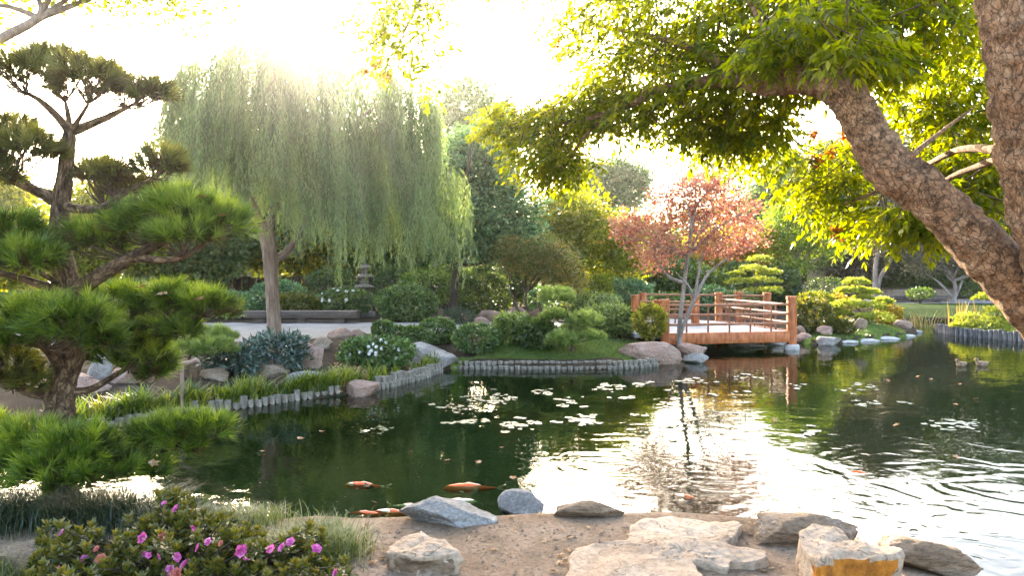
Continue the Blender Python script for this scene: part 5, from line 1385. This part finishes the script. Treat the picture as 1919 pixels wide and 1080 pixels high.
for px, py, r in [(330, 955, .03), (308, 945, .026), (263, 1008, .045), (118, 1072, .05), (117, 1000, .028), (330, 1046, .05), (347, 1060, .045), (372, 1028, .042), (449, 1032, .045), (270, 1040, .03), (300, 1042, .03), (365, 990, .034), (158, 1048, .026), (530, 1028, .048), (545, 1018, .04), (592, 1031, .045), (505, 1028, .035), (391, 1017, .03), (630, 1075, .03), (462, 1046, .03), (280, 1042, .024), (320, 1070, .04)]:
    fl = MB(); dd = nrm(np.array([rng.normal() * .8, -.6, .55 + rng.normal() * .5]))
    flower(fl, W(px, py, YA - .34 + rng.uniform(-.05, .05)), dd, r * rng.uniform(.6, .95), 5)
    fl.build('flower', M['pink'], az, ab)
for px, py, r in [(305, 1006, .028), (190, 1050, .035), (330, 1078, .04), (415, 1020, .02), (182, 1030, .02)]:
    fl = MB(); dd = nrm(np.array([rng.normal() * .4, -.7, .6]))
    flower(fl, W(px, py, YA - .34), dd, r, 6)
    fl.build('bud', M['salmon'], az, ab)
def tuft(label, cx, cy, Y, n, h, w, r, leafm, lean=1.0):
    b = np.array([W(cx, 0, Y)[0], Y, 0.]); b[2] = H1(b[0], b[1])
    B = np.column_stack([b[0] + rng.normal(size=n) * r, b[1] + rng.normal(size=n) * r * .8, np.zeros(n)])
    B[:, 2] = np.maximum(hgt(B[:, 0], B[:, 1]), -.02)
    mb = MB()
    arch_blades(mb, B, h * rng.uniform(.5, 1.1, n), w, lean, 4)
    tag(mb.build('grass_tuft', leafm, org=b), label, 'grass', 'ornamental grass tufts in the foreground')
tuft('large variegated grass tuft on the sand right of the pink azalea', 590, 0, 4.75, 2200, .22, .006, .15, M['tuft'])
tuft('pale variegated grass tuft at the water edge behind the azalea flowers', 430, 0, 5.35, 1800, .16, .006, .18, M['tuft'])
tuft('blue green grass tuft between azalea and pine trunk', 300, 0, 5.3, 1800, .20, .006, .2, M['mondo'])
tuft('dark grass tuft at the foot of the near pine', 205, 0, 5.5, 2400, .36, .006, .22, M['mondo'])
tuft('dark grass tuft left of the near pine trunk', 50, 0, 5.4, 2400, .34, .006, .24, M['mondo'])
tuft('pale grass tuft in the bottom left corner', 10, 0, 4.2, 900, .26, .005, .1, M['tuft'])

# ---------------------------------------------------------------- koi, ducks, floating and fallen leaves
def koi_mat(name, base, patch, dark=None, s=5.0, th=.5, seed=0):
    m, nt, nd, lk, p = newmat(name)
    n, mp = noisy(nd, lk, s, 2, .5)
    mp.inputs['Location'].default_value = (seed, seed * .7, 0)
    r = ramp(nd, [base, base, patch, patch], [0, th - .015, th + .015, 1])
    lk.new(n.outputs[0], r.inputs[0])
    o = r.outputs[0]
    if dark:
        n2, mp2 = noisy(nd, lk, s * .8, 2, .5)
        mp2.inputs['Location'].default_value = (seed + 4, 2, 1)
        r2 = ramp(nd, [(0, 0, 0), (1, 1, 1)], [.58, .61])
        lk.new(n2.outputs[0], r2.inputs[0])
        mx = nd.new('ShaderNodeMix'); mx.data_type = 'RGBA'
        lk.new(r2.outputs[0], mx.inputs[0]); lk.new(o, mx.inputs[6]); mx.inputs[7].default_value = (*dark, 1)
        o = mx.outputs[2]
    lk.new(o, p.inputs['Base Color'])
    p.inputs['Roughness'].default_value = .3
    return m
WH, OR = (.85, .78, .68), (.85, .10, .008)
KM = {'ow': koi_mat('white_orange_koi', WH, OR, s=6, th=.5, seed=1), 'or': koi_mat('orange_koi', OR, WH, s=3, th=.62, seed=2), 'owk': koi_mat('three_colour_koi', WH, OR, (.02, .02, .025), s=6, th=.52, seed=3), 'wh': koi_mat('cream_koi', (.75, .66, .50), (.60, .52, .36), s=4, th=.6, seed=4)}
FIN = leaf_mat('koi_fin', [(.55, .42, .32), (.7, .6, .5)], (1, 1, 1), .5)
def koi(label, px, py, L, ang, mat, z=.004, bend=.1):
    c2 = G(px, py, 0)
    t = thing('koi', label, 'fish', (c2[0], c2[1], z), 'koi near the sandy shore')
    n, m = 18, 12
    s = np.linspace(0, 1, n)
    wid = .5 * L * .19 * np.interp(s, [0, .04, .12, .3, .5, .75, .9, 1], [.12, .45, .75, 1, .95, .55, .28, .2])
    hei = wid * 1.1
    x = (.5 - s) * L
    y = bend * L * np.sin(s * 3.0 - .6) * s
    an = np.arange(m) / m * 2 * np.pi
    V = np.stack([np.repeat(x[:, None], m, 1), y[:, None] + wid[:, None] * np.cos(an), hei[:, None] * np.sin(an) - hei.max() * .75], -1)
    i, j = np.meshgrid(np.arange(n - 1), np.arange(m), indexing='ij'); j2 = (j + 1) % m
    b = MB(); b.add(V, np.stack([i * m + j, (i + 1) * m + j, (i + 1) * m + j2, i * m + j2], -1).reshape(-1, 4))
    b.add(V[0], np.arange(m).reshape(1, -1)); b.add(V[-1], np.arange(m)[::-1].reshape(1, -1).copy())
    b.build('body', mat, t, smooth=True)
    zc = -hei.max() * .75
    f = MB(); e = np.array([x[-1], y[-1], zc])
    for dz, dy in ((.09, .05), (-.07, -.05)):
        f.add([e, e + [-.07 * L, .02 * L, dz * L * .5], e + [-.2 * L, dy * L, dz * L], e + [-.12 * L, 0, 0]], [[0, 1, 2, 3]])
    f.build('tail_fin', FIN, t)
    f = MB(); k = n // 3; f.add([[x[k], y[k], hei[k] + zc - .005], [x[k + 2], y[k + 2], hei[k + 2] + zc + .03 * L], [x[k + 6], y[k + 6], hei[k + 6] + zc + .015 * L], [x[k + 6], y[k + 6], hei[k + 6] + zc - .005]], [[0, 1, 2, 3]]); f.build('dorsal_fin', FIN, t)
    for sg in (-1, 1):
        f = MB(); k = 5; f.add([[x[k], y[k] + sg * wid[k] * .9, zc - .01], [x[k] - .02 * L, y[k] + sg * (wid[k] + .09 * L), zc - .01], [x[k] - .1 * L, y[k] + sg * (wid[k] + .08 * L), zc - .015], [x[k] - .06 * L, y[k] + sg * wid[k] * .9, zc - .01]], [[0, 1, 2, 3]]); f.build('side_fin', FIN, t)
    t.rotation_euler = (0, 0, math.radians(ang))
koi('white koi with orange head and black tail, farthest left in open water', 684, 906, .40, 178, KM['owk'])
koi('mostly orange koi swimming left above the grey boulder', 880, 909, .52, 186, KM['or'], bend=.06)
koi('cream koi with brownish patches, half hidden by the pointed boulder', 768, 948, .34, -12, KM['wh'])
koi('orange and white koi against the sand left of the pointed boulder', 738, 957, .36, 178, KM['ow'])
koi('small dark orange koi nosing the sand left of its orange and white neighbour', 684, 961, .28, -8, KM['or'])
koi('plain cream koi right behind the pointed boulder', 858, 938, .36, 4, KM['wh'])
koi('small orange koi heading away in the bright reflection', 1100, 874, .34, 105, KM['ow'], bend=.02)
koi('pale koi under the ripples in the middle of the pond', 1506, 880, .42, 160, KM['wh'])
koi('small red koi near the ripples at the right', 1611, 885, .24, 170, KM['or'])
koi('small orange koi in the white reflection by the low brown rock', 1290, 930, .28, 150, KM['ow'])
DK = surf_mat('duck_feathers', [(.07, .045, .03), (.16, .11, .075), (.30, .24, .18)], 12, bump=.3)
BILL = plain('duck_bill', (.40, .25, .06), .4)
def duck(label, px, py, ang):
    c2 = G(px, py, 0)
    t = thing('duck', label, 'duck', (c2[0], c2[1], 0), 'ducks swimming by the island')
    b = MB()
    tube(b, [(-.24, 0, .11), (-.16, 0, .085), (-.05, 0, .06), (.08, 0, .06), (.145, 0, .10), (.165, 0, .16), (.18, 0, .205), (.205, 0, .222), (.235, 0, .215)], [.008, .055, .095, .095, .06, .038, .042, .04, .018], 12, 5, .04)
    b.build('body', DK, t, smooth=True)
    b = MB(); tube(b, [(.23, 0, .212), (.27, 0, .205), (.29, 0, .203)], [.016, .012, .008], 8, 2); b.build('bill', BILL, t, smooth=True)
    for sg in (-1, 1):
        b = MB(); tube(b, [(.07, sg * .075, .09), (-.05, sg * .085, .095), (-.2, sg * .03, .12)], [.025, .035, .006], 8, 3); b.build('wing', DK, t, smooth=True)
    t.rotation_euler = (0, 0, math.radians(ang))
    t.scale = (.7, .7, .7)
duck('left duck of the pair swimming before the island', 1802, 687, 200)
duck('right duck of the pair swimming before the island', 1840, 686, 185)
lil = []
for k in range(3):
    mb = MB()
    n = 14
    an = np.linspace(.25, 2 * np.pi - .25, n)
    r = .062 * (1 + .08 * rng.normal(size=n))
    V = np.vstack([[0, 0, .012]] + [[r[i] * math.cos(an[i]), r[i] * math.sin(an[i]), .014 + .004 * rng.normal()] for i in range(n)])
    mb.add(V, np.array([[0, i, i + 1] for i in range(1, n)]), rng.uniform(0, 1))
    o = mb.build('lily_pad', M['lily']); lil.append(o)
usedl = set()
for cl, (cx, cy, n, sx, sy) in enumerate([(915, 750, 44, 50, 8), (850, 765, 14, 34, 4), (970, 797, 30, 44, 7), (1085, 789, 26, 34, 8), (870, 793, 12, 30, 2), (1145, 726, 26, 36, 5), (1195, 722, 12, 26, 3), (1015, 737, 10, 20, 5), (1072, 755, 16, 22, 7), (1165, 747, 8, 18, 3), (1300, 715, 24, 34, 4), (1390, 708, 12, 26, 4), (1250, 772, 12, 60, 22), (1600, 730, 16, 34, 6), (1620, 757, 10, 28, 4), (1500, 723, 6, 20, 3), (1790, 797, 24, 44, 9), (1520, 812, 8, 12, 5), (1690, 757, 4, 14, 2), (720, 805, 8, 40, 10), (1335, 742, 8, 60, 8)]):
    for _ in range(n):
        k = random.randrange(3)
        p = G(cx + random.gauss(0, .62) * sx, cy + random.gauss(0, .75) * sy)
        if k not in usedl: o = lil[k]; usedl.add(k)
        else: o = lil[k].copy(); col.objects.link(o)
        o.location = (float(p[0]), float(p[1]), 0)
        o.rotation_euler = (0, 0, random.uniform(0, 6.28))
        s_ = random.uniform(.5, 1.2)
        o.scale = (s_, s_, 1)
        tag(o, 'pale lily pad floating on the dark pond water', 'lily pad', 'lily pads on the pond')
fl_ = []
for k in range(3):
    mb = MB()
    m = 5
    an = np.linspace(-1.9, 1.9, m)
    D = np.column_stack([np.cos(an), np.sin(an), .12 + .25 * rng.uniform(size=m)])
    leaves(mb, np.tile([[0, 0, .006]], (m, 1)), D, np.tile([[0, 0, 1.]], (m, 1)), [.035, .05, .06, .05, .035], .03, rng.uniform(0, 1, m), .2)
    fl_.append(mb.build('fallen_leaf', M['litter']))
usedf = set()
def fallen(pos, s_, label, group):
    k = random.randrange(3)
    if k not in usedf: o = fl_[k]; usedf.add(k)
    else: o = fl_[k].copy(); col.objects.link(o)
    o.location = [float(q) for q in pos]
    o.rotation_euler = (random.gauss(0, .2), random.gauss(0, .2), random.uniform(0, 6.28))
    o.scale = (s_, s_, s_)
    tag(o, label, 'leaf', group)
for px, py in [(735, 975), (683, 990), (880, 1014), (965, 999), (1104, 992), (1055, 998), (1064, 1011), (700, 1058), (690, 1038), (720, 1050), (1180, 1008), (1063, 1035), (1050, 1045), (1058, 1050), (1046, 1060), (1036, 1075), (1062, 1058), (1430, 1075), (1445, 1068), (960, 972), (1010, 967), (1018, 1017), (925, 1035), (640, 1008), (1410, 985), (1170, 1000)]:
    p = on_ground(px, py) + [0, 0, .006]
    fallen(p, random.uniform(.45, .85), 'curled tan leaf fallen on the sand of the near shore', 'fallen leaves on the sand')
for (px, py, dy), lb in zip([(263, 540, 0), (306, 552, 0), (380, 562, 0), (64, 812, -.35), (284, 872, -.35), (200, 118, .05), (383, 372, -.3), (416, 408, -.3)], ['on the needles above the T-shaped prop side of the pine', 'in the middle of the right hand needle pad', 'at the tip of the right hand needle pad', 'on the lowest needle pad at the left edge', 'at the right end of the lowest front needle pad', 'on the topmost pine crown', 'on top of the large upper needle pad', 'at the outer end of the large upper needle pad']):
    fallen(W(px, py, YP + dy - .1), 1.1, 'pinkish dead leaf caught ' + lb, 'dead leaves caught in the pine')
for px, py in [(840, 866), (940, 842), (690, 916), (700, 945), (1665, 716), (1610, 705), (1745, 712), (1800, 722), (1720, 708), (1830, 750), (1790, 760), (1680, 800), (1790, 858), (960, 900), (900, 870), (560, 825), (600, 812), (490, 850), (770, 850), (1375, 820), (1450, 790)]:
    p = G(px, py)
    fallen((p[0], p[1], .008), random.uniform(.8, 1.3), 'pale leaf floating alone on the open water', 'leaves floating on the pond')
HAZE = .0004
# ---------------------------------------------------------------- added air volume, shaped to stand in for the sun's veiling glare
hm = bpy.data.materials.new('glare_volume')
hm.use_nodes = True
hn = hm.node_tree.nodes
hn.remove(hn['Principled BSDF'])
pv = hn.new('ShaderNodeVolumePrincipled')
pv.inputs['Color'].default_value = (.97, .97, .97, 1)
pv.inputs['Density'].default_value = HAZE
pv.inputs['Anisotropy'].default_value = .92
hm.node_tree.links.new(pv.outputs[0], hn['Material Output'].inputs['Volume'])
mb = MB()
bx = np.array([[x, y, z] for x in (-1000, 1000) for y in (-1000, 1000) for z in (-2.2, 26)], float)
mb.add(bx, np.array([[0, 1, 3, 2], [4, 6, 7, 5], [0, 4, 5, 1], [2, 3, 7, 6], [0, 2, 6, 4], [1, 5, 7, 3]]))
hz = mb.build('glare_haze', hm)
tag(hz, kind='stuff')
